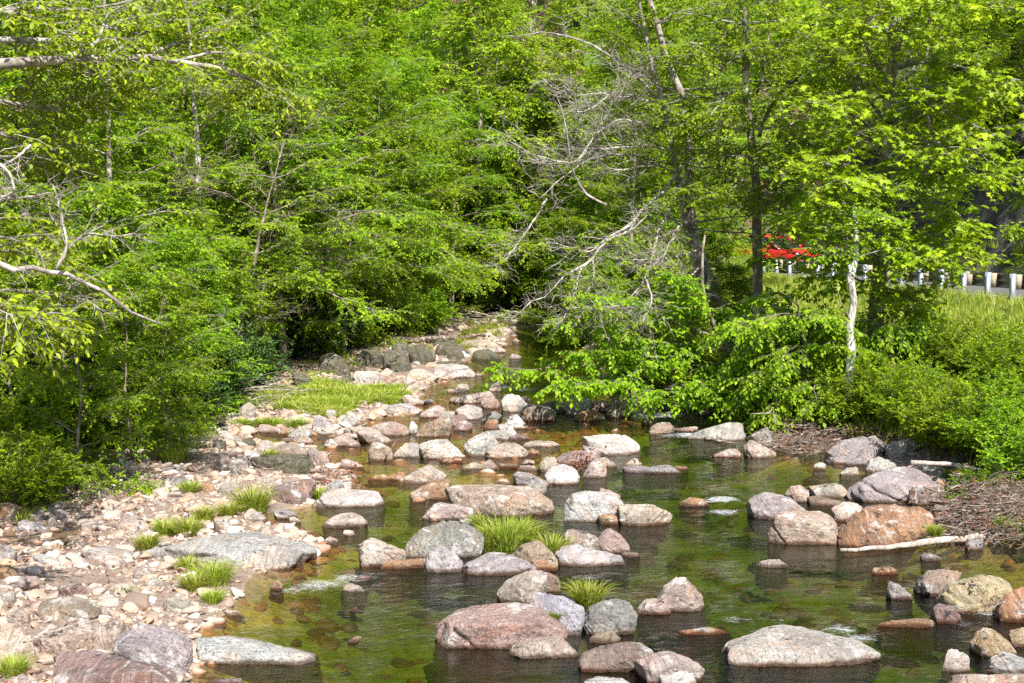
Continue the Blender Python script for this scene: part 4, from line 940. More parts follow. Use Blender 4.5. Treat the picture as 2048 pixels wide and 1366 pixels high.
class Tree:
    def __init__(s, seed, bark='bark', leaf='leaf', lsize=.085, shape=OVAL):
        s.rs = np.random.default_rng(seed); s.T = Geo(); s.B = Geo(); s.Lf = Geo(); s.bark = bark; s.leaf = leaf; s.lsize = lsize; s.shape = shape
        s.nt = s.nb = s.nl = 0; s.twS = []; s.bare = []
    def trunk(s, pts, r0, r1, sides=9):
        P3 = smooth_path(pts, 14, .05, s.rs); t = np.linspace(0, 1, len(P3))
        s.T.tube(P3, (r0 + (r1 - r0) * t) * (1 + .5 * np.exp(-t * 22)) * (1 + .06 * s.rs.normal(size=len(P3))), sides); s.nt += 1
        return P3
    def limb(s, pts, r0, r1, sides=5, m=8, wob=.10, main=False):
        P3 = smooth_path(pts, m, wob, s.rs)
        (s.T if main else s.B).tube(P3, np.linspace(r0, r1, len(P3)), sides); s.nb += 1
        return P3
    def subs(s, P3, n, length, r, t0=.2, flat=.25, droop=.15, upw=.1, ang=.9, m=5):
        """side branches off a limb; returns their paths"""
        out = []; rs_ = s.rs
        for k in range(n):
            t = t0 + (1 - t0) * (k + rs_.uniform()) / n; i = t * (len(P3) - 1); a = int(min(i, len(P3) - 2)); f = i - a
            o = P3[a] * (1 - f) + P3[a + 1] * f; tan = norm(P3[a + 1] - P3[a])
            side = norm(np.cross(tan, UP)) * (1 if k % 2 else -1)
            d = norm(tan * rs_.uniform(.4, .9) + side * ang * rs_.uniform(.6, 1.2) + UP * upw + rs_.normal(size=3) * flat)
            L = length * rs_.uniform(.55, 1.2) * (1.15 - .6 * t)
            q = o + d * L * .5 + rs_.normal(size=3) * .05 * L; e = o + d * L - UP * droop * L + rs_.normal(size=3) * .08 * L
            out.append(s.limb([o, q, e], r * (1.1 - .5 * t), r * .3, 4, m, .12))
        return out
    def twigs(s, P3, n, length, t0=.15, flat=.35, ang=.85, leaf=True, upw=.05):
        rs_ = s.rs; t = t0 + (1 - t0) * (np.arange(n) + rs_.uniform(size=n)) / n
        i = np.clip(t * (len(P3) - 1), 0, len(P3) - 1.001); a = i.astype(int); f = (i - a)[:, None]
        o = P3[a] * (1 - f) + P3[a + 1] * f; tan = norm(P3[a + 1] - P3[a])
        side = norm(np.cross(tan, UP)) * np.where(np.arange(n) % 2, 1, -1)[:, None]
        d = norm(tan * rs_.uniform(.3, 1, (n, 1)) + side * ang * rs_.uniform(.4, 1.2, (n, 1)) + UP * upw + rs_.normal(size=(n, 3)) * flat)
        L = length * rs_.uniform(.5, 1.25, n)
        (s.twS if leaf else s.bare).append((o, d, L))
    def finish(s, nleaf=14, droop=.22, rtw=.0045, tilt=.45, hang=.25, keep=1.0):
        rs_ = s.rs
        for lst, lf in ((s.twS, True), (s.bare, False)):
            if not lst: continue
            o = np.concatenate([a[0] for a in lst]); d = np.concatenate([a[1] for a in lst]); L = np.concatenate([a[2] for a in lst])
            dr = np.full(len(o), droop if lf else .05) * rs_.uniform(.5, 1.6, len(o))
            V, F_ = twig_tubes(o, d, L, dr, np.full(len(o), rtw) * rs_.uniform(.6, 1.4, len(o)), rs=rs_, wob=.03 if lf else .06); s.B.add(V, F_); s.nb += 1
            if lf:
                V, F_, a = leaves_on(o, d, L, dr, nleaf, s.lsize, s.shape, rs_, tilt, hang, keep=keep); s.Lf.add(V, F_, a); s.nl += 1
        return s
    def build(s, name, loc=(0, 0, 0), rz=0, local=None):
        r = empty(name, loc, rz)
        if s.nt: link('trunk', s.T.mesh('trunk', M[s.bark]), r)
        if s.nb: link('branches', s.B.mesh('branches', M['twig'] if s.bark != 'bark' else M['bark']), r)
        if s.nl: link('crown', s.Lf.mesh('crown', M[s.leaf], False), r)
        s.root = r; return r
def copy_tree(o):
    c = o.copy(); COL.objects.link(c)
    for ch in o.children:
        d = ch.copy(); COL.objects.link(d); d.parent = c
    return c
def forest_tree(seed, Ht, r, first, nl, ll, lsize=.09, leaf='leaf', bark='bark', nsub=7, ntw=6, twl=.62, nleaf=13, lean=.04, shape=OVAL, low=20, tilt=.45, upr=(.15, .9), droop=.22, keep=1.0, fl=.25):
    T = Tree(seed, bark, leaf, lsize, shape); rs_ = T.rs
    az = rs_.uniform(0, 6.28); P0 = [np.array([0, 0, -.5])]
    for k in range(1, 9):
        z = Ht * k / 8; P0.append(np.array([math.cos(az) * lean * z + rs_.normal() * .012 * Ht, math.sin(az) * lean * z + rs_.normal() * .012 * Ht, z]))
    TP = T.trunk(P0, r, r * .12)
    for k in range(nl):
        h = first + (1 - first) * (k + .5 * rs_.uniform()) / nl; i = h * (len(TP) - 1); a = int(min(i, len(TP) - 2)); f = i - a
        o = TP[a] * (1 - f) + TP[a + 1] * f
        az = k * 2.4 + rs_.normal() * .3; u = (h - first) / (1 - first)
        L = ll * (1.0 - .62 * u ** 1.4) * rs_.uniform(.75, 1.15) * (.8 if u < .1 else 1)
        e = upr[0] + (upr[1] - upr[0]) * u + rs_.normal() * .08
        d = np.array([math.cos(az) * math.cos(e), math.sin(az) * math.cos(e), math.sin(e)])
        lb = T.limb([o, o + d * L * .5 + UP * .04 * L, o + d * L - UP * (.10 * L)], r * .34 * (1.1 - .6 * u), .008, 5)
        for sb in T.subs(lb, nsub, L * .38, r * .10 + .004, .22, flat=fl):
            T.twigs(sb, ntw, twl, flat=.35)
        T.twigs(lb, ntw, twl, .45)
    return T.finish(nleaf, droop, tilt=tilt, keep=keep)
def shrub(seed, Ht, W_, n, leaf='leaf_bush', lsize=.078, ntw=17, twl=.45, nleaf=18, shape=OVAL, bark='bark', keep=1.0, hang=.0, tilt=.6):
    T = Tree(seed, bark, leaf, lsize, shape); rs_ = T.rs
    for k in range(n):
        az = k * 2.4 + rs_.normal() * .3; q = rs_.uniform(.15, 1) ** .6
        tip = np.array([math.cos(az) * W_ * q, math.sin(az) * W_ * q, Ht * (1 - .55 * q * q) * rs_.uniform(.7, 1.08)])
        b = np.array([math.cos(az) * .15 * W_ * rs_.uniform(), math.sin(az) * .15 * W_ * rs_.uniform(), -.15])
        lb = T.limb([b, b * .4 + tip * .55 + UP * .12 * Ht, tip], .016, .004, 4, 7, .12)
        for sb in T.subs(lb, 3, Ht * .28, .006, .3, flat=.4, droop=.05): T.twigs(sb, ntw // 3, twl, flat=.5)
        T.twigs(lb, ntw, twl, .25, flat=.5, upw=.2)
    return T.finish(nleaf, .10, .0022, tilt=tilt, hang=hang, keep=keep)

# ------------------------------------------------------------------ wooded hillsides
protoF = [forest_tree(101 + k, 9.5 + k % 3, .15 + .02 * (k % 2), .10, 26, 3.4 + .3 * (k % 2), .135, 'leaf_far', nsub=8, ntw=8, nleaf=11, twl=.7, tilt=.5) for k in range(5)]
protoM = [forest_tree(201 + k, 9 + .8 * k, .11, .09, 25, 3.0 + .2 * (k % 3), .098, 'leaf', nsub=8, ntw=9, nleaf=14, twl=.62, tilt=.42, fl=.16) for k in range(4)]
protoS = [forest_tree(301 + k, 4.6 + .6 * k, .055, .08, 16, 2.0, .092, 'leaf', nsub=7, ntw=8, nleaf=13, twl=.55, tilt=.42, fl=.18) for k in range(3)]
protoB = [shrub(401 + k, 2.1 + .3 * k, 1.5, 30) for k in range(3)]
protoR = [shrub(451 + k, 2.6 + .3 * k, 1.6, 34, 'leaf_dark', .13, 12, .35, 10, LONG, hang=.1, tilt=.7) for k in range(2)]
protoO = [forest_tree(471 + k, 8.4, .12, .30, 26, 3.9, .095, 'leaf', nsub=9, ntw=8, nleaf=14, twl=.62, tilt=.42, fl=.16, upr=(-.05, .8)) for k in range(2)]
_first = {}
def plant(pr, idx, name, x, y, rz, sc, label, cat, group, z=None, tiltv=(0, 0)):
    key = id(pr[idx])
    if key not in _first: o = pr[idx].build(name); _first[key] = o
    else: o = copy_tree(_first[key])
    z = hz(x, y) if z is None else z
    o.name = name; o.location = (x, y, z - .05); o.rotation_euler = (tiltv[0], tiltv[1], rz); o.scale = (sc, sc, sc)
    return tag(o, label, cat, group)
rf = np.random.default_rng(909)
rows = [(51, 5.0), (57, 5.2), (60, 3.6), (63, 5.4), (70, 5.6), (77, 6.0), (85, 6.4), (94, 6.8), (104, 7.2), (116, 8.2), (130, 9)]
for D, st in rows:
    hw = D * .36 + 4; x = -hw + rf.uniform() * st
    while x < hw:
        X = x + rf.normal() * .7; Y = D + rf.normal() * 1.4; x += st * rf.uniform(.8, 1.15)
        if Y < 63 and sdist(np.array([X]), np.array([Y]), WPOLY)[0] < 1.6: continue
        if Y < 56 and .165 < X / Y < .215: continue
        if Y < 66 and railx(Y) - 1.0 < X < railx(Y) + 9.2: continue
        if Y < 57 and -4.2 < X < 3: continue
        where = 'beyond the road' if X > float(railx(Y)) + 8 and Y < 75 else ('at the foot of the wooded hillside' if D < 64 else ('low on the wooded hillside' if D < 80 else 'high on the wooded hillside'))
        plant(protoF, rf.integers(5), 'hillside_tree', X, Y, rf.uniform(0, 6.28), rf.uniform(.82, 1.2), f'bright green leafy tree {where} behind the creek', 'tree', f'trees {where}')
# cliff top and cliff ledge growth
for k, (X, Y, s) in enumerate([(17.5, 44, .8), (19.5, 52, .9), (16.6, 58, .9), (21, 47, 1.0), (23.5, 56, 1.1), (20, 62, 1)]):
    plant(protoF, k % 5, 'clifftop_tree', X, Y, k * 1.7, s, 'leafy tree growing on the cliff top above the road', 'tree', 'trees on the cliff top')
# ------------------------------------------------------------------ left bank wood: (photo x, distance, kind, scale)
LB = [(-30, 24, 1, .95), (80, 27, 0, 1.0), (210, 29.5, 2, 1.0), (300, 34, 3, 1.0), (60, 36, 1, 1.1), (395, 38, 0, 1.05), (180, 42, 2, 1.1), (500, 37.5, 2, .9), (560, 43, 3, 1.05),
      (470, 48, 0, 1.1), (330, 50, 1, 1.1), (650, 44.5, 1, .95), (700, 49, 0, 1.0), (760, 54, 2, .95), (620, 53, 3, 1.1), (830, 60, 1, .95), (120, 50, 3, 1.1), (20, 46, 2, 1.1), (-60, 34, 0, 1.1), (980, 61, 0, .9), (1060, 60.5, 1, .85), (1010, 66, 3, 1.0), (900, 63, 3, 1.0), (700, 60, 2, 1.1)]
nmk = ['slender brown tree', 'tall leafy tree', 'grey-barked tree', 'spreading green tree']
for k, (px, D, kd, s) in enumerate(LB):
    X = (px - 1024) / F * D
    plant(protoM, kd, 'bank_tree', X, D, k * 2.1, s, f"{nmk[kd]} among the crowded trees of the left bank", 'tree', f'{nmk[kd]}s crowding the left bank')
for k, (px, D, s) in enumerate([(560, 37.0, .95), (655, 41.5, 1.0), (745, 46.0, 1.0), (835, 51.5, .95), (905, 57, .95)]):
    plant(protoO, k % 2, 'overhanging_bank_tree', (px - 1024) / F * D, D, k * 2.3, s, 'spreading tree shading the dark rocks at the back of the left bank', 'tree', 'spreading trees over the back of the left bank')
LS = [(150, 20.5, 1, .62), (255, 22.8, 0, .66), (330, 25.2, 2, .62), (400, 28.5, 1, .60), (350, 29, 0, .8), (30, 21.5, 0, .75), (120, 23.5, 1, .8), (200, 25, 2, .75), (300, 27.5, 0, .8), (400, 32, 1, .8), (240, 31, 2, .95), (100, 31, 0, 1), (440, 34.5, 2, .8), (560, 39, 0, .9), (0, 28, 1, .9), (500, 41, 1, 1.0), (680, 47, 2, .9), (770, 50, 0, .8), (840, 52, 1, .85), (730, 45, 1, .8), (620, 40.5, 2, .75), (350, 36, 0, 1), (880, 57, 2, .9), (930, 60, 0, .9), (965, 60.5, 1, .9), (1020, 60.5, 2, .85), (320, 23.8, 1, .55), (810, 56, 0, .9), (590, 45, 2, .95)]
for k, (px, D, kd, s) in enumerate(LS):
    X = (px - 1024) / F * D
    plant(protoS, kd, 'sapling', X, D, k * 1.3, s, 'low leafy sapling at the edge of the left bank wood', 'tree', 'saplings of the left bank')
for k, (px, D, s) in enumerate([(615, 40.0, .95), (665, 42.5, .9), (470, 35.5, .8), (430, 29, .6), (490, 31.5, .62), (380, 27, .5), (560, 42, 1.0), (740, 48, 1.1), (420, 31.5, .65), (330, 30, .8), (60, 24.5, .8)]):
    X = (px - 1024) / F * D
    plant(protoR, k % 2, 'evergreen_shrub', X, D, k * 1.9, s, ['dark glossy evergreen shrub under the trees of the left bank'][0], 'shrub', 'evergreen shrubs of the left bank')
for k, (px, D, s) in enumerate([(40, 19.2, .5), (-40, 20.5, .6), (90, 20.2, .36), (200, 24.0, .4), (280, 26, .42), (790, 46, .8), (850, 50, .8), (700, 43.5, .6)]):
    X = (px - 1024) / F * D
    plant(protoB, k % 3, 'bush', X, D, k * 1.9, s, 'low fine-leaved bush on the left bank above the stones', 'shrub', 'bushes of the left bank')
# ------------------------------------------------------------------ right bank: filler growth behind the hero trees
RB = [(1180, 56, 0, .9), (1300, 50, 1, .95), (1430, 46, 2, .95), (1250, 44, 3, .8), (1150, 60, 2, .9)]
for k, (px, D, kd, s) in enumerate(RB):
    X = (px - 1024) / F * D
    plant(protoM, kd, 'bank_tree', X, D, k * 2.7 + 1, s, f"{nmk[kd]} behind the bare arching branches of the right bank", 'tree', f'{nmk[kd]}s behind the arching branches')
RS = [(1190, 47, 0, .85), (1290, 42, 1, .8), (1380, 39, 2, .8), (1220, 40.5, 1, .6), (1440, 36, 0, .75), (1130, 50, 2, .8), (1500, 33, 1, .50), (1340, 37.5, 0, .62), (1420, 42, 2, .8), (1130, 54, 0, .75), (1450, 32.5, 2, .5), (1120, 57, 1, .9), (1180, 52, 2, .9), (1240, 48, 0, .95), (1330, 46, 1, .95), (1130, 61, 1, .8)]
for k, (px, D, kd, s) in enumerate(RS):
    X = (px - 1024) / F * D
    plant(protoS, kd, 'sapling', X, D, k * 1.7 + .4, s, 'leafy sapling leaning over the water from the right bank', 'tree', 'saplings of the right bank')
RBu = [(1480, 30.5, .6, 0), (1560, 29.5, .65, 1), (1640, 27.5, .62, 2), (1700, 26.5, .60, 0), (1770, 26, .6, 1), (1830, 25, .55, 2), (1890, 23.5, .6, 0), (1960, 22.5, .6, 1), (2040, 21.5, .62, 2), (1760, 29, .6, 0), (1850, 28.5, .55, 1), (1930, 27, .6, 2), (2020, 26, .6, 0),
       (1600, 32, .6, 1), (1690, 31.5, .55, 2), (2090, 24, .75, 1), (2080, 20, .6, 2), (1660, 34, .4, 0), (1980, 19.8, .35, 1), (1870, 31, .35, 2), (1780, 33, .35, 0), (1400, 33, .5, 2), (1350, 35.5, .6, 0), (1250, 38, .5, 1), (2040, 18.0, .3, 0)]
for k, (px, D, s, kd) in enumerate(RBu):
    X = (px - 1024) / F * D
    plant(protoB, kd, 'bush', X, D, k * 1.9, s, 'fine-leaved green bush on the slope of the right bank', 'shrub', 'bushes of the right bank')
# ------------------------------------------------------------------ individual trees traced from the photo
def C2(*q): return [(680 + a * .3418, b * .3418) for a, b in q]
def C5(*q): return [(680 + a * .3418, 450 + b * .3418) for a, b in q]
def C1(*q): return [(a * .3418, b * .3418) for a, b in q]
def C4(*q): return [(a * .3418, 450 + b * .3418) for a, b in q]
def C3(*q): return [(1348 + a * .3418, b * .3418) for a, b in q]
def path(q, D0, D1=None):
    D1 = D0 if D1 is None else D1; n = len(q)
    return [at(x, y, D0 + (D1 - D0) * k / max(n - 1, 1)) for k, (x, y) in enumerate(q)]
def origin(T, pt):
    """shift the collected geometry so the thing's origin is its foot"""
    pt = np.asarray(pt, float)
    for g in (T.T, T.B, T.Lf):
        g.V = [v - pt for v in g.V]
    return tuple(pt)
# --- pair of leaning stems with long bare arching branches over the water
T = Tree(501, 'bark_pale', 'leaf', .085)
foot = np.array(at(1490, 760, 34)); foot[2] = hz(foot[0], foot[1])
m1 = T.trunk([foot] + path(C2((2040, 1366), (2045, 1050), (2040, 700), (2010, 620), (1960, 430), (1870, 200), (1800, 0), (1740, -260)), 33.5, 32), .17, .055)
m2 = T.trunk([foot + np.array([-.25, .1, 0])] + path(C2((2010, 1300), (1985, 1050), (1980, 900), (1940, 780), (1880, 600), (1850, 430), (1790, 220), (1740, 0), (1700, -250)), 33, 32), .12, .03, 7)
bare = [(C2((1860, 590), (1720, 430), (1600, 350), (1440, 240), (1190, 170), (1040, 210)), .06, 32.5, 30), (C2((1980, 550), (1850, 490), (1720, 420), (1600, 350)), .05, 32.5, 31),
        (C2((1870, 605), (1750, 580), (1640, 570), (1480, 540), (1380, 560)), .05, 32.5, 30.5), (C2((2000, 820), (1800, 720), (1630, 690), (1500, 780)), .05, 33, 30), (C2((1860, 935), (1740, 910), (1560, 890), (1390, 960), (1280, 1060), (1170, 1160)), .045, 32.5, 29),
        (C2((1990, 900), (1850, 850), (1700, 860), (1460, 870), (1180, 875)), .045, 32.6, 30), (C2((1440, 880), (1380, 970), (1130, 910), (980, 820), (930, 780)), .035, 30, 29), (C2((1560, 1200), (1400, 1130), (1345, 950), (1330, 760), (1270, 540), (1190, 460)), .04, 30, 29.5),
        (C2((2020, 1060), (1900, 960), (1560, 1010), (1460, 870), (1520, 780)), .04, 32.5, 30), (C2((1390, 960), (1480, 800), (1700, 450), (1690, 390)), .025, 30, 31), (C2((1570, 560), (1500, 620), (1390, 670), (1310, 530)), .035, 30.5, 30)]
for q, r, D0, D1 in bare:
    lb = T.limb(path(q, D0, D1), r * .72, r * .14, 6, 14, .05, main=True)
    for sb in T.subs(lb, 12, .85, .008, .15, flat=.55, droop=-.1, ang=.8): T.twigs(sb, 8, .4, leaf=False, flat=.5)
    T.twigs(lb, 20, .55, leaf=False, flat=.6)
arch = [(C5((2040, -300), (1870, 0), (1840, 150), (1810, 250), (1790, 320), (1750, 370), (1640, 470), (1620, 560)), .055, 32, 27.5), (C5((2000, -350), (1850, -150), (1680, 10), (1560, 90), (1480, 200), (1400, 260), (1260, 320), (1210, 400), (1100, 490), (1000, 550)), .048, 32, 28),
        (C5((1480, 200), (1400, 265), (1390, 330), (1360, 440), (1320, 530), (1250, 610)), .035, 29.5, 27.5), (C5((1790, 320), (1830, 430), (1790, 540), (1720, 600)), .028, 28, 27.5), (C5((1210, -150), (1120, 0), (1030, 120), (970, 200), (920, 250)), .035, 30.5, 29),
        (C5((2090, 150), (1900, 200), (1700, 210), (1550, 180)), .035, 31.5, 29), (C5((2100, 250), (1980, 400), (1900, 260), (1880, 210)), .03, 31, 29), (C5((2080, -50), (1970, 20), (1900, 180), (1810, 250)), .035, 32, 28.5),
        (C5((1560, 90), (1640, 60), (1720, 20), (1870, -120)), .04, 29, 31), (C5((1480, 200), (1490, 300), (1440, 400), (1400, 470)), .02, 29, 28), (C5((1640, 470), (1590, 480), (1500, 500)), .018, 28, 27.5), (C5((1700, 0), (1580, 60), (1460, 170), (1330, 120), (1230, 100)), .028, 30, 28.5)]
for q, r, D0, D1 in arch:
    lb = T.limb(path(q, D0, D1), r * .85, r * .16, 6, 18, .07, main=True)
    for sb in T.subs(lb, 11, .8, .007, .2, flat=.45, droop=.1, ang=.8): T.twigs(sb, 8, .38, leaf=False, flat=.5)
    T.twigs(lb, 12, .45, leaf=False, flat=.5)
    for sb in T.subs(lb, 4, .6, .006, .2, flat=.4): T.twigs(sb, 5, .32)
# leafy outer sprays of the same stems
for P3 in (m1, m2):
    for k in range(16):
        i = 5 + (k * 8) // 16; o = P3[i]; az = k * 2.4; L = T.rs.uniform(1.2, 2.4)
        d = np.array([math.cos(az), math.sin(az), T.rs.uniform(-.1, .5)]); lb = T.limb([o, o + d * L * .5, o + d * L - UP * .1], .025, .006, 4)
        for sb in T.subs(lb, 5, .7, .008): T.twigs(sb, 4, .5)
T.finish(9, rtw=.0065)
tag(T.build('leaning_tree', origin(T, foot)), 'leaning pale tree with long bare arching branches hanging over the creek', 'tree')
# --- patchy straight trunk right of it
T = Tree(502, 'bark_syc', 'leaf', .10)
foot = np.array(at(1512, 740, 32)); foot[2] = hz(foot[0], foot[1])
m = T.trunk([foot, at(1516, 590, 32), at(1515, 460, 32), at(1508, 330, 31.8), at(1500, 250, 31.6), at(1492, 160, 31.4), at(1488, 60, 31), at(1480, -90, 31)], .135, .06)
for q, r, D0, D1 in [(C3((500, 800), (560, 620), (720, 440), (900, 330), (1080, 220), (1180, 100)), .05, 31.5, 29.5), (C3((480, 560), (540, 330), (560, 120), (600, -60)), .04, 31.5, 30.5), (C3((430, 520), (300, 560), (210, 680)), .04, 31.6, 30), (C3((430, 380), (330, 350), (200, 260), (60, 250)), .035, 31.6, 30),
                     (C3((400, 470), (700, 480), (900, 460)), .02, 31.6, 30), (C3((480, 1180), (600, 1190), (740, 1400)), .018, 31.8, 30), (C3((470, 1160), (300, 1150), (120, 1160)), .03, 31.8, 30.5), (C3((500, 1110), (590, 1040), (660, 990)), .025, 31.8, 30.5), (C3((440, 900), (620, 820), (900, 860)), .03, 31.8, 29.8), (C3((480, 700), (330, 760), (150, 720)), .03, 31.8, 30)]:
    lb = T.limb(path(q, D0, D1), r, r * .25, 5, 12, .08, main=True)
    for sb in T.subs(lb, 10, .95, .011, .25, flat=.3): T.twigs(sb, 6, .5)
for k in range(26):
    i = 6 + (k * 7) // 26; o = m[i]; az = k * 2.4; L = T.rs.uniform(1.3, 2.4)
    d = np.array([math.cos(az), math.sin(az), T.rs.uniform(-.1, .5)]); lb = T.limb([o, o + d * L * .5, o + d * L - UP * .15], .025, .006, 4)
    for sb in T.subs(lb, 7, .8, .008): T.twigs(sb, 5, .5)
T.finish(12)
tag(T.build('patchy_trunk_tree', origin(T, foot)), 'straight tree with flaking white and brown bark left of the red car', 'tree')
# --- low limb with hanging leaves over the water
T = Tree(503, 'bark', 'leaf', .105)
foot = np.array(at(1500, 790, 30)); foot[2] = hz(foot[0], foot[1])
m = T.trunk([foot, at(1470, 720, 30), at(1420, 640, 29.5), at(1400, 560, 29), at(1410, 470, 29)], .08, .02)
for q, r, D0, D1 in [([(1470, 720), (1400, 740), (1300, 735), (1220, 740), (1150, 730), (1060, 745), (990, 735)], .035, 30, 27.5), ([(1450, 700), (1380, 690), (1300, 680), (1220, 655), (1160, 640), (1130, 640)], .03, 29.8, 28), ([(1440, 680), (1340, 640), (1260, 600), (1180, 590)], .03, 29.8, 28),
                     ([(1480, 730), (1430, 770), (1370, 790), (1290, 780)], .022, 29.5, 28), ([(1290, 735), (1240, 760), (1180, 765), (1110, 770)], .018, 28.5, 27.6), ([(1420, 640), (1370, 600), (1350, 550)], .02, 29.5, 28.5), ([(1400, 700), (1330, 720), (1280, 710), (1220, 700), (1150, 705)], .025, 29.5, 28),
                     ([(1480, 740), (1520, 780), (1580, 800), (1600, 830)], .022, 29.5, 27.5), ([(1470, 700), (1540, 690), (1620, 720)], .025, 30, 28), ([(1420, 620), (1500, 600), (1580, 620), (1650, 650)], .025, 29.5, 28), ([(1500, 760), (1450, 790), (1400, 760)], .02, 29, 28)]:
    lb = T.limb(path(q, D0, D1), r, .006, 5, 14, .10)
    for sb in T.subs(lb, 15, .62, .007, .12, flat=.22, droop=.22): T.twigs(sb, 7, .36, flat=.25)
    T.twigs(lb, 14, .35, .3)
T.finish(9, hang=.45, droop=.35)
tag(T.build('overhanging_tree', origin(T, foot)), 'low tree whose leafy boughs reach out just above the water from the right bank', 'tree')
# --- big-leaved bright tree beside the guardrail
T = Tree(504, 'bark_syc', 'leaf_yel', .13, STAR)
foot = np.array(at(1752, 700, 29.5)); foot[2] = hz(foot[0], foot[1])
m = T.trunk([foot, at(1755, 600, 29.5), at(1762, 520, 29.3), at(1768, 440, 29.2), at(1772, 320, 29), at(1780, 200, 28.8), at(1790, 90, 28.6), at(1796, -80, 28.4)], .17, .09)
br = T.rs
for q, D1 in [([(1768, 330), (1850, 340), (1930, 350), (1985, 360)], 26), ([(1765, 380), (1700, 330), (1660, 320), (1610, 330)], 26.5), ([(1770, 300), (1710, 230), (1680, 215), (1640, 200)], 26.5), ([(1780, 200), (1860, 210), (1930, 240), (2000, 270)], 26), ([(1785, 140), (1880, 120), (1960, 140), (2040, 160)], 26),
              ([(1790, 90), (1870, 40), (1960, 10), (2060, 20)], 26), ([(1765, 430), (1720, 400), (1670, 410), (1640, 420)], 26.5), ([(1766, 480), (1830, 480), (1870, 470), (1905, 490)], 26), ([(1764, 500), (1730, 500), (1700, 480), (1660, 460)], 26.5), ([(1770, 400), (1850, 420), (1900, 425), (1950, 440)], 26), ([(1762, 530), (1820, 530), (1860, 530), (1890, 525)], 26),
              ([(1775, 250), (1700, 150), (1650, 110), (1590, 60)], 27), ([(1780, 180), (1730, 90), (1690, 40), (1640, 10)], 27), ([(1775, 260), (1850, 280), (1920, 300), (1990, 310)], 25.5), ([(1788, 110), (1760, 30), (1740, -40)], 27), ([(1765, 350), (1740, 350), (1700, 365), (1650, 370)], 26), ([(1768, 300), (1830, 230), (1880, 190), (1940, 190)], 27), ([(1790, 60), (1840, 20), (1890, -30)], 26), ([(1757, 560), (1700, 560), (1650, 545)], 27), ([(1757, 580), (1790, 590), (1830, 600)], 27.5)]:
    lb = T.limb(path(q, 29.2, D1), .04, .008, 5, 10, .10)
    for sb in T.subs(lb, 12, 1.0, .009, .15, flat=.35, droop=.12): T.twigs(sb, 6, .42, flat=.35)
for k in range(20):
    i = 4 + (k * 9) // 20; o = m[i]; az = k * 2.4; L = T.rs.uniform(1.4, 2.8); d = np.array([math.cos(az), math.sin(az), T.rs.uniform(0, .5)])
    lb = T.limb([o, o + d * L * .5, o + d * L - UP * .15], .03, .006, 4)
    for sb in T.subs(lb, 7, .9, .008): T.twigs(sb, 5, .45)
T.finish(7, tilt=.55, hang=.15, keep=.9)
tag(T.build('broad_leaved_tree', origin(T, foot)), 'tree with big pale yellow-green lobed leaves in front of the guardrail', 'tree')
# --- white snag
T = Tree(505, 'bark_white', 'leaf', .10)
foot = np.array(at(1702, 745, 26.5)); foot[2] = hz(foot[0], foot[1])
sn = T.trunk([foot, at(1703, 720, 26.5), at(1700, 650, 26.5), at(1698, 600, 26.5), at(1706, 550, 26.4), at(1711, 512, 26.5), at(1714, 440, 27.5), at(1708, 360, 29)], .094, .035, 10)
for k in range(13):
    o = sn[7 + k % 6]; az = k * 2.4; L_ = T.rs.uniform(.7, 1.3); d = np.array([math.cos(az), math.sin(az), .3]); lb = T.limb([o, o + d * L_ * .5, o + d * L_ - UP * .1], .015, .004, 4)
    for sb in T.subs(lb, 6, .6, .006): T.twigs(sb, 5, .4)
T.finish(9)
for q in ([(1700, 640), (1680, 600), (1672, 570)], [(1702, 690), (1716, 660)], [(1706, 560), (1690, 545)]):
    T.limb(path(q, 26.4, 26.2), .014, .005, 4)
tag(T.build('white_trunk_tree', origin(T, foot)), 'slim tree with a bare white trunk standing on the right bank below the guardrail', 'tree')
# --- leafy tree on the right bank with hanging oval leaves (fills the gap between snag and car)
for nm, sd, fx, fy, D, pts, lbl, n_ in (
    ('drooping_tree', 506, 1620, 780, 27.2, [(1615, 700), (1600, 640), (1590, 590)], 'young tree with hanging oval leaves left of the bare white trunk', 20),
    ('drooping_tree', 507, 1790, 760, 27.5, [(1785, 690), (1780, 640), (1800, 610)], 'young tree with hanging oval leaves right of the bare white trunk', 9),
    ('drooping_tree', 508, 1560, 800, 28.2, [(1550, 720), (1530, 650), (1520, 600)], 'young tree with hanging oval leaves below the flaking trunk', 16)):
    T = Tree(sd, 'bark', 'leaf', .10)
    foot = np.array(at(fx, fy, D)); foot[2] = hz(foot[0], foot[1])
    m = T.trunk([foot] + path(pts, D), .045, .012)
    for k in range(n_):
        i = 2 + (k * 11) // n_; o = m[i]; az = k * 2.4 + .4; L = T.rs.uniform(.7, 1.3); d = np.array([math.cos(az), math.sin(az), T.rs.uniform(-.2, .4)])
        lb = T.limb([o, o + d * L * .5 + UP * .1, o + d * L - UP * .2], .014, .004, 4)
        for sb in T.subs(lb, 7, .55, .006, flat=.2, droop=.3): T.twigs(sb, 6, .36, flat=.22)
    T.finish(9, droop=.4, hang=.5, tilt=.6)
    tag(T.build(nm, origin(T, foot)), lbl, 'tree')
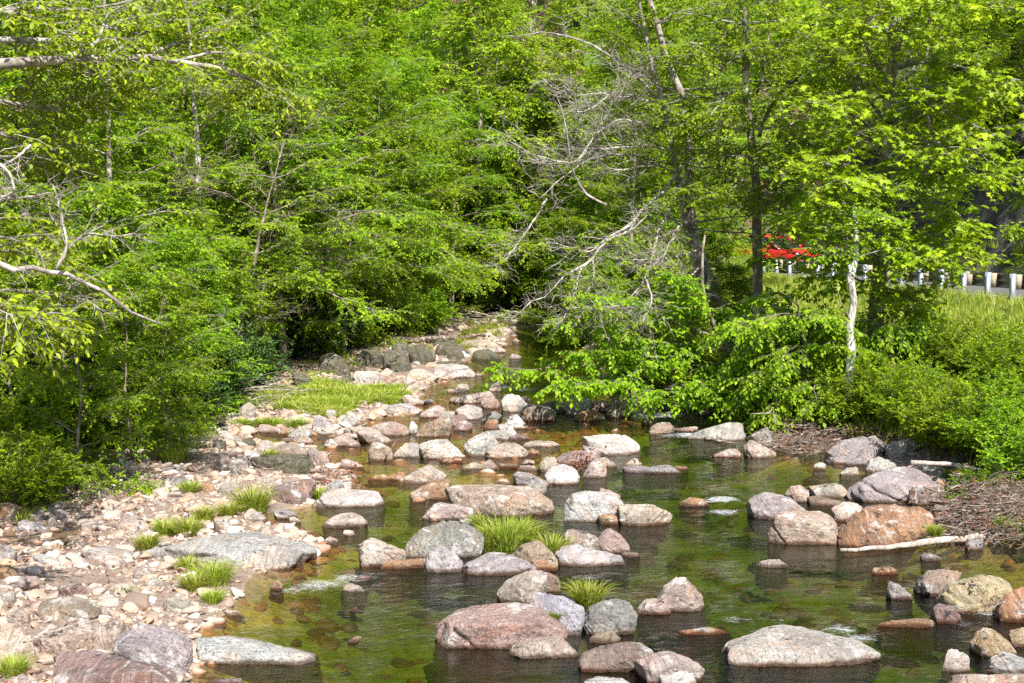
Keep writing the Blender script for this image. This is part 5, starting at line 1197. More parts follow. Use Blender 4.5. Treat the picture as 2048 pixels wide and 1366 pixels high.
# --- near tree at the left edge: trunk out of frame, limbs reach in
T = Tree(509, 'bark_pale', 'leaf_yel', .082, LONG)
foot = np.array([-7.4, 15.6, 0.0]); foot[2] = hz(foot[0], foot[1])
m = T.trunk([foot, foot + [.1, .1, 2], foot + [-.05, 0, 4], foot + [.15, .2, 6.4], foot + [.1, .2, 9]], .19, .12)
tops = [(C1((-420, 480), (0, 360), (100, 375), (250, 345), (360, 345), (500, 340), (750, 330), (1050, 355), (1200, 375), (1380, 410), (1440, 450)), .075, 15.6, 17.5), (C1((-420, 300), (0, 230), (60, 215), (220, 260), (330, 225), (380, 200), (640, 180), (820, 130)), .05, 15.6, 17.5), (C1((-200, 60), (110, 70), (240, 130), (380, 200), (490, 270)), .035, 15.8, 16.5),
        (C1((380, 350), (550, 260), (570, 250), (600, 160), (640, 60)), .035, 16.3, 17), (C1((640, 330), (760, 240), (900, 160), (1050, 90)), .03, 16.5, 18), (C1((-300, 100), (200, 40), (500, 60), (900, -20)), .03, 15.8, 17.5), (C1((850, 345), (1000, 260), (1200, 220), (1350, 160)), .025, 17, 18.5), (C1((-200, 560), (0, 590), (300, 640), (480, 620)), .03, 15.8, 17.5), (C1((420, 345), (560, 430), (640, 520)), .02, 16.4, 17.3), (C1((1050, 355), (1250, 300), (1420, 320), (1560, 400)), .02, 17.2, 18.6), (C1((300, 340), (200, 450), (100, 600)), .02, 16.2, 17.2),(C1((-200, 760), (0, 780), (200, 860), (360, 900)), .03, 15.8, 17.5),(C1((1200, 375), (1500, 480), (1640, 600)), .02, 17.4, 18.9)]
for q, r, D0, D1 in tops:
    lb = T.limb(path(q, D0, D1), r, r * .22 + .004, 7, 16, .05, main=True)
    for sb in T.subs(lb, 13, .9, .009, .15, flat=.35, droop=.2): T.twigs(sb, 6, .4, flat=.35)
lows = [(C4((-420, 180), (0, 220), (130, 265), (330, 260), (400, 310), (540, 380), (700, 450), (800, 530), (940, 580)), .045, 14.5, 16), (C4((330, 260), (380, 150), (400, 110), (370, 0), (350, -100), (310, -230)), .022, 15, 15.3), (C1((-200, 1230), (0, 1170), (310, 1130)), .028, 14.8, 15.3), (C4((380, 150), (490, 40), (620, 60), (820, 60)), .014, 15.1, 15.8), (C4((400, 310), (430, 370), (540, 460)), .014, 15.3, 15.7),
        (C1((0, 960), (60, 1010), (90, 1120), (0, 1160)), .018, 15, 15), (C1((180, 850), (60, 950), (-60, 1000)), .018, 15.3, 15)]
for q, r, D0, D1 in lows:
    lb = T.limb(path(q, D0, D1), r, r * .2 + .003, 6, 14, .10, main=True)
    for sb in T.subs(lb, 8, .5, .007, .25, flat=.5, droop=.05): T.twigs(sb, 5, .24, leaf=False, flat=.5)
    T.twigs(lb, 8, .35, leaf=False, flat=.5)
for q, D0, D1 in [(C4((-300, 300), (0, 380), (200, 400), (420, 420), (600, 440)), 15, 17), (C4((-300, 60), (0, 60), (260, 80), (420, 100)), 15, 17), (C4((-300, 460), (0, 520), (120, 560), (300, 520)), 13.6, 15), (C4((-300, 150), (0, 150), (180, 170), (340, 180)), 15, 16.4), (C4((-300, 380), (-60, 430), (40, 500), (80, 580)), 12.6, 13), (C1((-300, 1000), (0, 900), (250, 950), (450, 1000)), 15.4, 18), (C1((-300, 1300), (0, 1280), (250, 1250), (500, 1300)), 15.4, 18)]:
    lb = T.limb(path(q, D0, D1), .022, .006, 5, 12, .08)
    for sb in T.subs(lb, 10, .7, .008, .2, flat=.3, droop=.2): T.twigs(sb, 5, .36, flat=.3)
T.finish(9, tilt=.5, hang=.35)
tag(T.build('near_tree', origin(T, foot)), 'near tree whose thick pale limbs enter from the left edge with yellow-green leaves', 'tree')
# --- recognisable stems of the left bank
for nm, sd, pts, D, r, lbl, bk, n_ in (
    ('slender_tree', 521, [(252, 900), (256, 760), (246, 660), (236, 560), (222, 450), (216, 330), (218, 180), (214, 40), (210, -60)], 26, .085, 'slender tree with a long brown mottled trunk rising behind the bare left branch', 'bark_syc', 22),
    ('leaning_brown_tree', 522, [(185, 910), (176, 800), (160, 680), (120, 500), (95, 330), (78, 220), (60, 80)], 27.5, .075, 'brown trunk leaning left near the left edge behind the sapling leaves', 'bark', 16),
    ('curved_tree', 523, [(470, 800), (478, 700), (478, 620), (492, 590), (512, 540), (520, 460), (528, 400), (556, 330), (570, 280)], 33.5, .08, 'curved grey-brown trunk bending right above the dark evergreen shrubs', 'bark', 20),
    ('pale_tree', 524, [(396, 820), (398, 600), (394, 480), (396, 390), (388, 200), (380, 130), (374, 0), (370, -60)], 34.5, .125, 'pale straight trunk showing through the leaves left of the curved tree', 'bark_pale', 16),
    ('twin_tree', 525, [(690, 760), (688, 640), (686, 560), (700, 470), (712, 420), (720, 380)], 42, .09, 'grey trunk standing in the dark gap behind the evergreen shrub', 'bark', 14)):
    T = Tree(sd, bk, 'leaf', .092)
    foot = np.array(at(*pts[0], D)); foot[2] = hz(foot[0], foot[1]) - .1
    m = T.trunk([foot] + [at(x, y, D) for x, y in pts[1:] if at(x, y, D)[2] > foot[2] + .2], r, r * .28 if nm not in ('curved_tree', 'twin_tree') else .008)
    for k in range(n_):
        i = 3 + (k * 10) // n_; o = m[i]; az = k * 2.4; L = T.rs.uniform(1.2, 2.2); d = np.array([math.cos(az), math.sin(az), T.rs.uniform(0, .5)])
        lb = T.limb([o, o + d * L * .5 + UP * .1, o + d * L - UP * .1], .02, .005, 4)
        if k % 3 == 0:
            for sb in T.subs(lb, 6, .7, .007): T.twigs(sb, 5, .35, leaf=False, flat=.5)
        else:
            for sb in T.subs(lb, 7, .75, .007, flat=.2): T.twigs(sb, 5, .45, flat=.25)
    T.finish(11)
    tag(T.build(nm, origin(T, foot)), lbl, 'tree')
# --- bare twiggy trees inside the left wood and the multi-stem one at centre left
for nm, sd, D, stems, lbl in (
    ('bare_tree', 531, 31.0, [C1((900, 1500), (1050, 1000), (1060, 840), (1200, 720), (1370, 560)), C1((950, 1500), (980, 1050), (1100, 990), (1250, 960), (1400, 900)), C1((650, 650), (780, 600), (950, 600), (1180, 520), (1240, 500)), C1((920, 1230), (1080, 1120), (1200, 1080))], 'half-dead tree with a tangle of grey twigs in the upper left wood'),
    ('forked_tree', 532, 35.5, [C1((1500, 1500), (1500, 1200), (1480, 900), (1475, 700), (1460, 560)), C1((1560, 1400), (1620, 1120), (1650, 930), (1690, 760), (1700, 600), (1730, 480)), C1((1580, 1300), (1700, 1120), (1850, 1130), (2000, 1220), (2100, 1366)), C1((1650, 930), (1740, 780), (1860, 690)), C1((1540, 1350), (1640, 1250), (1830, 1200), (1990, 1290))], 'pale forked young tree with fine upright bare shoots in the left wood'),
    ('bare_bough_tree', 533, 38.0, [C4((1560, 700), (1600, 440), (1610, 260), (1740, 210), (1850, 185), (2010, 200), (2200, 190)), C4((1610, 260), (1640, 160), (1800, 130), (1930, 120), (2040, 20)), C4((1700, 130), (1850, 180), (1920, 230), (1880, 330))], 'small tree holding long bare boughs over the dark gap of the left bank')):
    T = Tree(sd, 'bark', 'leaf', .088)
    p0 = at(*stems[0][0], D); foot = np.array(p0); foot[2] = hz(foot[0], foot[1]) - .1
    for k, q in enumerate(stems):
        pt = path(q, D, D - 1.0)
        if k == 0: m = T.trunk([foot] + pt, .045, .006)
        else: m = T.limb(([foot] if q[0][1] > 440 and nm != 'bare_bough_tree' else []) + pt, .028, .005, 6, 12, .08, main=True)
        for sb in T.subs(m, 10, 1.0, .011, .35, flat=.4, droop=-.15, upw=.3): T.twigs(sb, 7, .45, leaf=False, flat=.45)
        for sb in T.subs(m, 4, 1.0, .009, .3, flat=.3): T.twigs(sb, 5, .4)
    T.finish(10, rtw=.006)
    tag(T.build(nm, origin(T, foot)), lbl, 'tree')
# ------------------------------------------------------------------ grass
def grass_tuft(seed, n, L, spread, w=.006, lean=.55):
    r = np.random.default_rng(seed); az = r.uniform(0, 6.28, n); q = r.uniform(size=n) ** .5
    b = np.stack([np.cos(az) * q * spread, np.sin(az) * q * spread, np.full(n, -.02)], 1)
    az2 = az + r.normal(size=n) * .5; d = np.stack([np.cos(az2), np.sin(az2), 0 * az], 1)
    ln = L * r.uniform(.55, 1.15, n); le = lean * (.3 + q) * r.uniform(.6, 1.4, n)
    t = np.linspace(0, 1, 6); 
    P3 = b[:, None] + d[:, None] * (ln[:, None] * le[:, None] * t ** 1.7)[..., None] + UP * (ln[:, None] * (t - (.30 * le[:, None]) * t ** 3 * 1.8))[..., None]
    sd = np.stack([-np.sin(az2), np.cos(az2), 0 * az], 1) + r.normal(size=(n, 3)) * .3; sd = norm(sd)
    ww = w * r.uniform(.7, 1.3, n)[:, None] * np.array([.8, 1, 1, .8, .5, .08])[None]
    V = np.stack([P3 - sd[:, None] * ww[..., None], P3 + sd[:, None] * ww[..., None]], 2).reshape(-1, 3)
    base = (np.arange(n) * 12)[:, None]; i = (np.arange(5) * 2)[None]
    F_ = np.stack([base + i, base + i + 1, base + i + 3, base + i + 2], -1).reshape(-1, 4)
    tint = np.repeat(np.clip(r.normal(.5, .22, n), 0, 1), 12).reshape(n, 6, 2); tint = np.clip(tint + .1 * (t[None, :, None] - .5), 0, 1)
    return V, F_, tint.reshape(-1)
TUFT = [(1175, 1208, 50, 'round tuft of bright grass growing between the blue-grey and striped boulders', 'B'), (1010, 1095, 62, 'tallest tuft of the grass clump beside the purple-grey boulder', 0), (970, 1098, 46, 'grass tuft at the left end of the midstream clump', 0), (1050, 1085, 50, 'grass tuft on the right part of the midstream clump', 0),
        (1105, 1110, 44, 'small grass tuft with a weed stalk by the rounded pink boulder', 0), (955, 1052, 26, 'thin grass tuft behind the purple-grey boulder', 0), (293, 1098, 34, 'dense round grass tuft at the left tip of the enormous slab', 0), (375, 1072, 42, 'spreading grass tuft behind the enormous slab', 0), (330, 1068, 34, 'low grass tuft right of the ridged boulder', 0),
        (505, 1022, 52, 'arching grass tuft by the pale blue stone on the gravel', 0), (455, 1032, 30, 'sparse grass tuft left of the arching one', 0), (430, 1168, 52, 'large grass tuft at the waterline left of the rapid', 0), (390, 1180, 40, 'grass tuft on the gravel side of the large waterline one', 0), (425, 1205, 30, 'lowest grass tuft at the water edge of the gravel bar', 0), (375, 1140, 30, 'broken leafy tuft at the near edge of the enormous slab', 0), (410, 1040, 30, 'thin pale grass tuft near the middle of the gravel bar', 0),
        (1108, 1268, 20, 'tiny grass tuft on the spotted slab', 0), (1868, 1140, 22, 'tiny grass tuft on top of the pinkish boulder at the right', 0), (25, 1350, 44, 'grass tuft in the bottom left corner', 0), (345, 925, 40, 'grass tuft in the shade at the upper edge of the gravel', 0), (175, 960, 30, 'dim grass tuft under the left wood', 0), (1905, 955, 20, 'small grass tuft among the rocks of the right bank', 0), (248, 1185, 20, 'dark small weed on the open gravel', 0), (380, 985, 26, 'short grass tuft among brown stones on the bar', 0),(540, 920,24,'small grass tuft by the dark log-shaped boulder',0),(640,1000,20,'tiny grass tuft beside the purple-red boulder',0)]
for k, (x, y, hp, lb, _) in enumerate(TUFT):
    g = on_ground(x, y); L_ = hp / F * g[1] * 1.25
    V, F_, a = grass_tuft(700 + k, int(150 + 6 * hp), L_, L_ * .42, .0045 * g[1] / 18)
    z = max(g[2], 0)
    if lb.startswith('tiny'): z += {1108: .16, 1868: .42, 640: .05}.get(x, 0)
    gg = Geo(); gg.add(V, F_, a); o = link('grass_tuft', gg.mesh('grass_tuft', M['grass'], False)); o.location = (g[0], g[1], z)
    tag(o, lb, 'grass tuft', 'grass tufts among the creek stones')
def grass_field(name, label, n, pick, L, w, seed, lean=.5, tuft=26, HS=None):
    r = np.random.default_rng(seed); x, y = pick(n, r); Vs = []; Fs = []; As = []; tm = [grass_tuft(seed * 10 + k, tuft, L, L * .30, w, lean) for k in range(8)]
    z = height(x, y); k = r.integers(8, size=len(x)); s = r.uniform(.6, 1.25, len(x)); a = r.uniform(0, 6.28, len(x))
    s = s * (HS(x, y) if HS is not None else 1); TV = np.array([q[0] for q in tm])[k] * s[:, None, None]; ca, sa = np.cos(a)[:, None], np.sin(a)[:, None]
    V = np.stack([TV[..., 0] * ca - TV[..., 1] * sa + x[:, None], TV[..., 0] * sa + TV[..., 1] * ca + y[:, None], TV[..., 2] + z[:, None]], -1)
    nv = V.shape[1]; F_ = (tm[0][1][None] + (np.arange(len(x)) * nv)[:, None, None]).reshape(-1, 4)
    A_ = np.clip(np.array([q[2] for q in tm])[k] + .2 * fbm(np.stack([x, y, 0 * x], -1) * 1.2, 3, 3)[:, None], 0, 1)
    me = mk_mesh(name, V.reshape(-1, 3), [F_], M['grass'], False, {'tint': A_.ravel()})
    return tag(link(name, me), label, 'grass', kind='stuff')
ISL = np.array([gnd(x, y, .1)[:2] for x, y in [(515, 815), (560, 800), (640, 785), (700, 772), (790, 772), (806, 792), (800, 806), (740, 806), (690, 812), (640, 832), (600, 850), (545, 848), (560, 830), (525, 835)]])
def pick_isl(n, r):
    lo_, hi_ = ISL.min(0), ISL.max(0); x = r.uniform(lo_[0], hi_[0], n * 3); y = r.uniform(lo_[1], hi_[1], n * 3); ok = sdist(x, y, ISL) + 1.5 * fbm(np.stack([x, y, 0 * x], -1) * 1.3, 88, 3) < .12; return x[ok][:n], y[ok][:n]
grass_field('grass', 'long bed of bright green grass on the stone island behind the gravel bar', 1500, pick_isl, .24, .006, 31, .75, HS=lambda x, y: .75 + .9 * np.clip(fbm(np.stack([x, y, 0 * x], -1) * 1.6, 89, 3) + .2, -.4, 1))
def pick_emb(n, r):
    m = n * 5; x = r.uniform(3, 17, m); y = r.uniform(17, 52, m); d = sdist(x, y, WPOLY); rx_ = railx(y)
    ok = (x > cen(y)) & (d > 1.3) & (x < rx_ + .1); return x[ok][:n], y[ok][:n]
grass_field('grass', 'tall green grass and weeds on the embankment below the guardrail', 5200, pick_emb, .42, .007, 32, .4, HS=lambda x, y: .72 + .28 * ss(railx(y) - x, .5, 2.2))
def pick_sh(n, r):
    m = n; y = r.uniform(30, 62, m); x = railx(y) + 7.7 + r.uniform(0, .9, m); return x, y
grass_field('grass', 'thin grass at the foot of the roadside cliff', 500, pick_sh, .35, .008, 33, .3)
def pick_lb(n, r):
    m = n * 4; x = r.uniform(-12, -3, m); y = r.uniform(17, 46, m); d = sdist(x, y, WPOLY); c = fbm(np.stack([x, y, 0 * x], -1) * .9, 8, 3)
    ok = (x < 0) & (d > 2.6) & (c > -.05); return x[ok][:n], y[ok][:n]
grass_field('undergrowth', 'low grass and weeds on the shaded floor of the left wood', 1100, pick_lb, .22, .006, 34, .6, 20)
def pick_far2(n, r):
    m = n * 6; x = r.uniform(-5, 1.5, m); y = r.uniform(44, 58, m); d = sdist(x, y, WPOLY); c = fbm(np.stack([x, y, 0 * x], -1) * .8, 18, 3); ok = (d > .3) & (d < 4) & (c > .0); return x[ok][:n], y[ok][:n]
grass_field('grass', 'patches of grass on the far sunlit shore up the creek', 300, pick_far2, .3, .008, 35, .5)
# ------------------------------------------------------------------ fallen leaves
def fallen(n, pick, label, seed):
    r = np.random.default_rng(seed); x, y = pick(n, r); z = np.maximum(height(x, y), 0) + r.uniform(.01, .06, len(x))
    c = fbm(np.stack([x, y, 0 * x], -1) * 2.2, seed, 3); k = c > -.02; x, y, z = x[k], y[k], z[k]
    o_ = np.stack([x, y, z], -1); d = norm(np.stack([r.normal(size=len(x)), r.normal(size=len(x)), .15 * r.normal(size=len(x))], -1))
    V, F_, a = leaves_on(o_, d, np.full(len(x), .02), np.zeros(len(x)), 1, .06, OVAL, r, .5, hang=0)
    return tag(link('fallen_leaves', mk_mesh('fallen_leaves', V, [F_], M['leaf_dry'], False, {'tint': a})), label, 'leaves', kind='stuff')
def pick_bar2(n, r):
    x, y = pick_bar(n * 2, r); d = sdist(x, y, WPOLY); k = d > .5; return x[k][:n], y[k][:n]
fallen(5200, pick_bar2, 'brown fallen leaves caught between the stones of the left gravel bar', 51)
def pick_shade(n, r):
    m = n * 4; x = r.uniform(-11, -3, m); y = r.uniform(17, 45, m); d = sdist(x, y, WPOLY); k = (x < 0) & (d > 2); return x[k][:n], y[k][:n]
fallen(9000, pick_shade, 'brown leaf litter on the floor under the left bank trees', 52)
# ------------------------------------------------------------------ drift wood heaps
def stick_pile(name, label, quad, n, Lr, rr, dirv, hgt, seed, mat='drift', leaves=0, dspread=.5, base=.0):
    """quad: photo outline of the heap's footprint on the ground"""
    r = np.random.default_rng(seed); Q = np.array([on_ground(x, y)[:2] for x, y in quad]); lo_, hi_ = Q.min(0), Q.max(0)
    g = Geo(); S = []; D_ = []; Ls = []
    while len(S) < n:
        p = r.uniform(lo_, hi_)
        if sdist(p[:1], p[1:], Q)[0] > 0: continue
        inside = -sdist(p[:1], p[1:], Q)[0]; z = max(hz(*p), 0) + base + hgt * min(1, inside / (.25 * min(hi_ - lo_) + .01)) * r.uniform(.0, 1)
        d = norm(np.array(dirv) + r.normal(size=3) * np.array([dspread, dspread, dspread * .35])); l = r.uniform(*Lr) * (1 if r.uniform() > .1 else 1.7)
        S.append(np.array([p[0], p[1], z]) - d * l / 2); D_.append(d); Ls.append(l)
    S = np.array(S); D_ = np.array(D_); Ls = np.array(Ls)
    V, F_ = twig_tubes(S, D_, Ls, r.uniform(-.1, .12, n), rr[0] + (rr[1] - rr[0]) * r.uniform(size=n) ** 3 + .02 * (r.uniform(size=n) > .975), 4, 6, .03, r)
    c = np.array([*Q.mean(0), 0.0]); g.add(V - c, F_)
    o = empty(name, tuple(c)); link('sticks', g.mesh('sticks', M[mat]), o)
    if leaves:
        P3 = S[r.integers(n, size=leaves)] + D_[r.integers(n, size=leaves)] * .2 + r.normal(size=(leaves, 3)) * np.array([.12, .12, .04])
        V, F_, a = leaves_on(P3, norm(r.normal(size=(leaves, 3))), np.full(leaves, .04), np.zeros(leaves), 2, .055, OVAL, r, 1.0)
        g2 = Geo(); g2.add(V - c, F_, a); link('dry_leaves', g2.mesh('dry_leaves', M['leaf_dry'], False), o)
    return tag(o, label, 'driftwood pile')
stick_pile('driftwood_pile', 'reddish brown heap of sticks and dead leaves under the bushes of the right bank', [(1545, 900), (1530, 872), (1560, 845), (1700, 855), (1830, 868), (1830, 885), (1700, 890), (1620, 912)], 650, (.25, 1.0), (.003, .016), (1, .15, 0), .34, 41, 'drift_red', 900)
stick_pile('driftwood_pile', 'big tangled brush heap with brown leaves at the right edge', [(1880, 1070), (1870, 1030), (1920, 1000), (2060, 985), (2130, 1010), (2130, 1100), (1980, 1090)], 1000, (.3, 1.2), (.003, .014), (1, .2, .2), .5, 42, 'drift_red', 1300, .7)
stick_pile('brush_pile', 'pale bare sticks piled at the water edge left of the grass bed', [(400, 822), (420, 765), (540, 770), (600, 800), (520, 820)], 150, (.5, 1.6), (.006, .02), (1, .1, .05), .5, 43, 'drift', 0, .35)
stick_pile('brush_pile', 'grey log jam of sticks across the far bend of the creek', [(860, 660), (900, 630), (1060, 640), (1060, 655), (980, 655)], 90, (.6, 2.4), (.006, .03), (1, .2, -.12), .5, 44, 'drift', 0, .4)
stick_pile('brush_pile', 'thin dead sticks lying at the left edge of the gravel', [(-60, 1020), (-60, 930), (60, 940), (150, 985), (140, 1015)], 90, (.3, 1.1), (.004, .012), (1, .1, .1), .22, 45, 'drift', 300, .6)
stick_pile('brush_pile', 'brown leaves and twigs caught behind the purple-red boulder', [(610, 975), (640, 945), (740, 955), (720, 985)], 60, (.1, .5), (.003, .009), (1, .1, .1), .12, 46, 'drift_red', 160, .7)
stick_pile('brush_pile', 'small wad of brown leaves wedged between two midstream boulders', [(1150, 950), (1160, 915), (1185, 915), (1175, 955)], 30, (.08, .3), (.003, .006), (.4, .2, .8), .3, 47, 'drift_red', 140, .7)
def log(name, label, q, D0, D1, r0, r1, mat='drift', lift=0, br=()):
    g = Geo(); rs_ = np.random.default_rng(len(label)); P3 = smooth_path(path(q, D0, D1), 14, .06, rs_)
    g.tube(P3, np.linspace(r0, r1, 14) * (1 + .10 * rs_.normal(size=14)), 9)
    for b in br: g.tube(smooth_path(path(b, D0, D1), 6, .1, rs_), np.linspace(r1 * .5, r1 * .2, 6), 5)
    c = P3[0].copy(); g.V = [v - c for v in g.V]; o = link(name, g.mesh(name, M[mat])); o.location = c
    return tag(o, label, 'log')
def ong(q, dz=.05):
    out = []
    for x, y in q:
        g = on_ground(x, y); out.append(at(x, y, g[1]) + np.array([0, 0, dz]))
    return out
def glog(name, label, q, r0, r1, mat='drift', dz=.06, br=(), cat='log'):
    g = Geo(); rs_ = np.random.default_rng(len(label) + 3); P3 = smooth_path(ong(q, dz), 12, .05, rs_)
    g.tube(P3, np.linspace(r0, r1, 12) * (1 + .09 * rs_.normal(size=12)), 9)
    for b in br: g.tube(smooth_path(b, 6, .12, rs_), np.linspace(r1 * .6, r1 * .2, 6), 5)
    c = P3[0].copy(); g.V = [v - c for v in g.V]; o = link(name, g.mesh(name, M[mat])); o.location = c
    return tag(o, label, cat)
glog('log', 'long tapering grey log half in the water in front of the brush heap', [(1975, 1080), (1900, 1090), (1830, 1098), (1760, 1106), (1680, 1110)], .055, .022)
glog('log', 'bleached plank-like log on top of the broken reddish block', [(1820, 985), (1860, 986), (1910, 990), (1960, 1000)], .04, .025, dz=.45)
glog('log', 'thin straight pale log above the stick pile of the right bank', [(1700, 840), (1740, 855), (1790, 868), (1850, 880)], .022, .012, dz=.25)
glog('log', 'dark fallen trunk lying on the far left shore', [(780, 690), (850, 688), (920, 684), (970, 680)], .10, .05, 'drift_red', dz=.15)
glog('log', 'short dark log lying against the grey dome at the stick pile', [(1410, 880), (1430, 884), (1470, 890)], .03, .02, 'drift_red', dz=.03)
glog('stick', 'pale stick standing up from the stones at the left', [(155, 1030), (160, 1028)], .008, .006, dz=.1, br=[[at(155, 1030, on_ground(155, 1030)[1]), at(178, 990, on_ground(155, 1030)[1])]] , cat='stick')
glog('stick', 'dark curved stick leaning on the dark log-shaped boulder', [(495, 925), (505, 938), (520, 950), (560, 955)], .022, .010, 'drift_red', dz=.1, cat='stick')
glog('stick', 'dark stick leaning between two boulders left of centre', [(772, 925), (785, 905), (797, 890)], .014, .008, 'drift_red', dz=.12, cat='stick')
glog('stick', 'dark stick across the small side pool', [(680, 857), (710, 872), (740, 885)], .02, .012, 'drift_red', dz=.08, cat='stick')
glog('stick', 'forked pale dead stem standing in the stick pile of the right bank', [(1555, 865), (1545, 845), (1538, 830)], .035, .02, dz=.25, br=[[at(1538, 826, 25.3), at(1544, 818, 25.3)], [at(1538, 826, 25.3), at(1500, 828, 25.2)], [at(1550, 850, 25.3), at(1546, 822, 25.2)]], cat='stick')
# ------------------------------------------------------------------ road, guardrail, car
rd = Geo(); ys = np.arange(-10, 66, 2.0)
def strip(a, b, z, col):
    g = Geo(); xa = railx(ys) + a; xb = railx(ys) + b
    V = np.concatenate([np.stack([xa, ys, 0 * ys + z], 1), np.stack([xb, ys, 0 * ys + z], 1)]); n = len(ys)
    g.add(V, [[k, n + k, n + k + 1, k + 1] for k in range(n - 1)]); return g
asph = simple('asphalt', (.13, .13, .13), .9, sc=60, amt=.5, bump=.4)
tag(link('road', strip(.7, 7.5, ROADZ + .012, 0).mesh('road', asph)), kind='structure')
for a in (.95, 7.1): tag(link('road_line', strip(a, a + .12, ROADZ + .018, 0).mesh('road_line', simple('white_paint', (.75, .75, .72)))), kind='structure')
galv = simple('galvanised_steel', (.40, .44, .50), .42, .55, 30, .25, .1); galv2 = simple('shaded_rail_steel', (.16, .165, .14), .45, .5, 12, .5, .15); woodm = simple('weathered_wood', (.40, .33, .24), .85, 0, 18, .5, .4)  # galv2: shade on the back of the rail put into its steel colour
GR = empty('guardrail', (float(railx(34.2)), 34.2, ROADZ)); tag(GR, 'steel guardrail on galvanised posts along the road above the right bank', 'guardrail')
goff = np.array([float(railx(34.2)), 34.2, ROADZ])
prof = np.array([(.00, .0), (.0, .03), (.075, .07), (.075, .11), (.0, .155), (.075, .20), (.075, .24), (.0, .28), (.0, .31)]) * np.array([1, 1.2])   # across, up
yr = np.arange(22, 57, .6); Vs = []
for y_ in yr:
    x_ = float(railx(y_)); 
    for a, u in prof: Vs.append([x_ + .20 + a, y_, ROADZ + .30 + u])
for y_ in yr:
    x_ = float(railx(y_))
    for a, u in prof: Vs.append([x_ + .215 + a, y_, ROADZ + .30 + u])
Vs = np.array(Vs) - goff; k_ = len(prof); Fq = []
for s_ in (0, len(yr) * k_):
    for i in range(len(yr) - 1):
        for j in range(k_ - 1): a = s_ + i * k_ + j; Fq.append([a, a + 1, a + k_ + 1, a + k_] if s_ == 0 else [a, a + k_, a + k_ + 1, a + 1])
gg = Geo(); gg.add(Vs, Fq); link('rail', gg.mesh('rail', galv2, False), GR)
ang = math.atan2(-.1985, 1.0)
pm = Geo()
for (cx_, cy_, sx, sy) in ((0, 0, .012, .10), (0, -.05, .10, .010), (0, .05, .10, .010)): pm.box((cx_, cy_, .20), (sx * 1, sy, 1.0) if sx < .05 else (.13, .010, .998))
postm = pm.mesh('post', galv, False)
bmsh = Geo(); bmsh.box((.13, 0, .50), (.13, .14, .36)); blm = bmsh.mesh('blockout', woodm, False)
y_ = 34.3 - 1.14 * 8
for k in range(27):
    p = link('post', postm, GR); x_ = float(railx(y_)); p.location = np.array([x_, y_, ROADZ - .02]) - goff; p.rotation_euler = (random.gauss(0, .01), random.gauss(0, .01), 0)
    b = link('blockout', blm, p); y_ += 1.14
# red car
red = simple('red_paint', (.42, .016, .012), .22, 0, 5, .0, 0, 1.0); glassm = simple('car_glass', (.02, .03, .035), .05, 0, 5, 0, 0, 1.0); blk = simple('black_rubber', (.02, .02, .02), .8); chrome = simple('alloy', (.55, .55, .57), .3, .9); lampm = simple('lamp_glass', (.75, .75, .78), .08, 0, 5, 0, 0, 1); tail = simple('tail_lamp_red', (.4, .01, .01), .2)
CAR = empty('red_car', (0, 0, 0)); tag(CAR, 'red sedan on the road seen through the leaves behind the guardrail', 'car')
def loft(name, secs, mat, parent, close=True):
    """secs: list of closed outlines (n,3) lofted in order"""
    g = Geo(); n = len(secs[0]); V = np.concatenate(secs); g.add(V, [[i * n + j, i * n + (j + 1) % n, (i + 1) * n + (j + 1) % n, (i + 1) * n + j] for i in range(len(secs) - 1) for j in range(n)])
    for i in (0, len(secs) - 1): g.Fc.setdefault(n, []).append(np.array([[i * n + j for j in (range(n) if i else range(n - 1, -1, -1))]]))
    return link(name, g.mesh(name, mat), parent)
def sect(y, zb, zt, hw, tw=.86, n=20):
    out = []
    for k in range(n):
        a = 2 * math.pi * k / n; cx_ = math.copysign(abs(math.cos(a)) ** .45, math.cos(a)); cz = math.copysign(abs(math.sin(a)) ** .45, math.sin(a))
        z_ = (zb + zt) / 2 + cz * (zt - zb) / 2; f = (z_ - zb) / (zt - zb); out.append([cx_ * hw * (1 - (1 - tw) * f ** 2), y, z_])
    return np.array(out)
loft('body', [sect(-2.28, .42, .66, .70), sect(-2.2, .28, .80, .82), sect(-1.7, .2, .92, .89), sect(-.8, .18, .96, .90), sect(.4, .18, .97, .90), sect(1.3, .18, .98, .90), sect(2.0, .24, .98, .87), sect(2.25, .38, .86, .76)], red, CAR)
cabin = [(-1.05, .95, .72), (-.35, 1.36, .62), (.1, 1.44, .60), (.8, 1.42, .59), (1.25, 1.30, .60), (1.75, .98, .66)]
loft('window_glass', [sect(y, .86, zt, hw, .82) for y, zt, hw in cabin], glassm, CAR)
loft('roof', [sect(y, zt - .05, zt + .012, hw * .84, .9) for y, zt, hw in [(-.38, 1.36, .62), (.1, 1.45, .61), (.8, 1.43, .60), (1.28, 1.30, .60)]], red, CAR)
pl = Geo()
for s_ in (-1, 1):
    for ya, za, yb_, zb_ in ((-1.05, .93, -.36, 1.36), (.35, .95, .35, 1.42), (1.72, .98, 1.26, 1.30)): pl.tube([[s_ * .72, ya, za], [s_ * .535, yb_, zb_]], .035, 5)
link('pillars', pl.mesh('pillars', red), CAR)
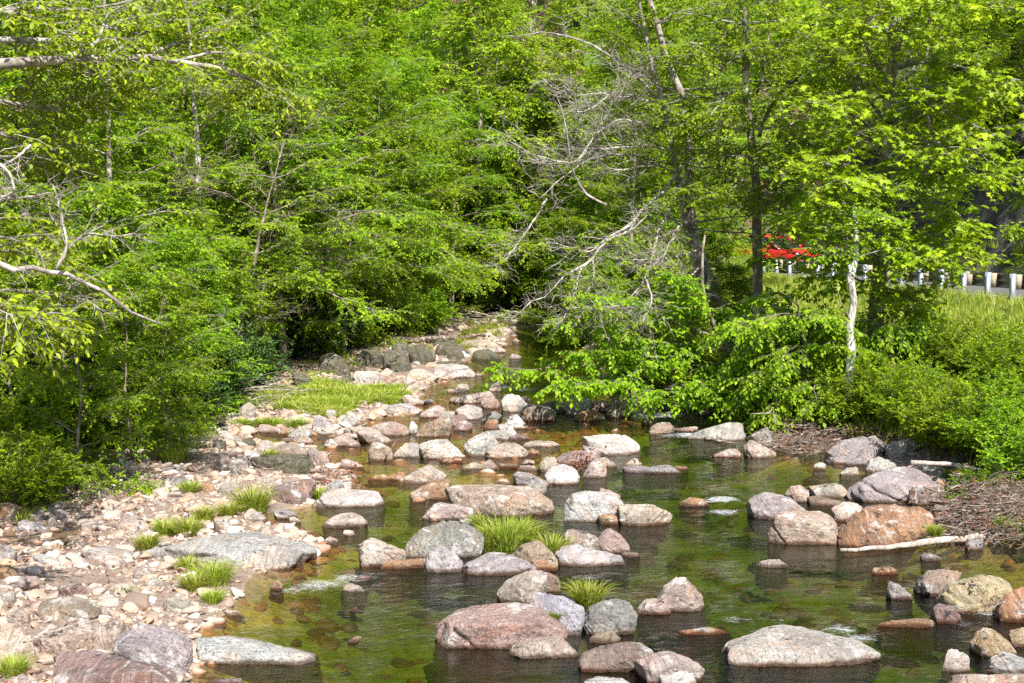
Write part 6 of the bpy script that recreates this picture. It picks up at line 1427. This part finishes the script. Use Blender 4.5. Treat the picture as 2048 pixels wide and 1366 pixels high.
for s_ in (-1, 1):
    g = Geo(); g.tube([[s_ * .66, -2.16, .66], [s_ * .78, -2.02, .69]], .085, 10); link('headlight', g.mesh('headlight', lampm), CAR)
    g = Geo(); g.box((s_ * .66, 2.2, .76), (.28, .08, .13)); link('tail_light', g.mesh('tail_light', tail), CAR)
    g = Geo(); g.box((s_ * .93, -.75, 1.0), (.18, .09, .12)); link('mirror', g.mesh('mirror', red), CAR)
    for yy in (-1.4, 1.38):
        g = Geo(); g.tube([[s_ * .72, yy, .32], [s_ * .90, yy, .32]], .32, 20); w_ = link('wheel', g.mesh('wheel', blk), CAR); 
        g = Geo(); g.tube([[s_ * .895, yy, .32], [s_ * .912, yy, .32]], .20, 12); link('rim', g.mesh('rim', chrome), w_)
g = Geo(); g.box((0, -2.27, .52), (1.0, .06, .16)); link('grille', g.mesh('grille', blk), CAR)
g = Geo(); g.box((0, -2.26, .36), (1.5, .10, .12)); link('bumper', g.mesh('bumper', simple('silver_trim', (.5, .5, .52), .3, .6)), CAR)
CAR.location = (float(railx(56)) + 2.35, 56.0, ROADZ + .02); CAR.rotation_euler = (0, 0, math.radians(38))
# ------------------------------------------------------------------ light, sky, camera
SUN = norm(np.array([.22, -.64, .76]))
W = bpy.data.worlds.new('World'); SC.world = W; W.use_nodes = True
wt = W.node_tree; bg = wt.nodes['Background']; sk = wt.nodes.new('ShaderNodeTexSky'); sk.sky_type = 'NISHITA'; sk.sun_disc = False
sk.sun_elevation = math.asin(SUN[2]); sk.sun_rotation = math.atan2(SUN[0], SUN[1])
wt.links.new(sk.outputs[0], bg.inputs[0]); bg.inputs[1].default_value = .09
L = bpy.data.lights.new('sun', 'SUN'); L.energy = 5.0; L.angle = math.radians(.5); L.color = (1, .955, .88)
lo = bpy.data.objects.new('sun', L); COL.objects.link(lo); lo.rotation_euler = Vector(SUN).to_track_quat('Z', 'Y').to_euler()
cam = bpy.data.cameras.new('camera'); cam.lens = F / 2048 * 36; cam.sensor_width = 36; cam.clip_end = 1000; cam.clip_start = .1
co = bpy.data.objects.new('camera', cam); COL.objects.link(co); co.location = (0, 0, H); co.rotation_euler = (math.pi / 2 - PIT, 0, 0)
SC.camera = co
SC.view_settings.view_transform = 'Standard'; SC.view_settings.look = 'None'; SC.view_settings.gamma = 1; SC.view_settings.exposure = EXPO
cy = SC.cycles
cy.max_bounces = 7; cy.diffuse_bounces = 3; cy.glossy_bounces = 2; cy.transmission_bounces = 4; cy.transparent_max_bounces = 6
cy.use_denoising = DENOISE; cy.caustics_reflective = False; cy.caustics_refractive = False
cy.sample_clamp_indirect = 4
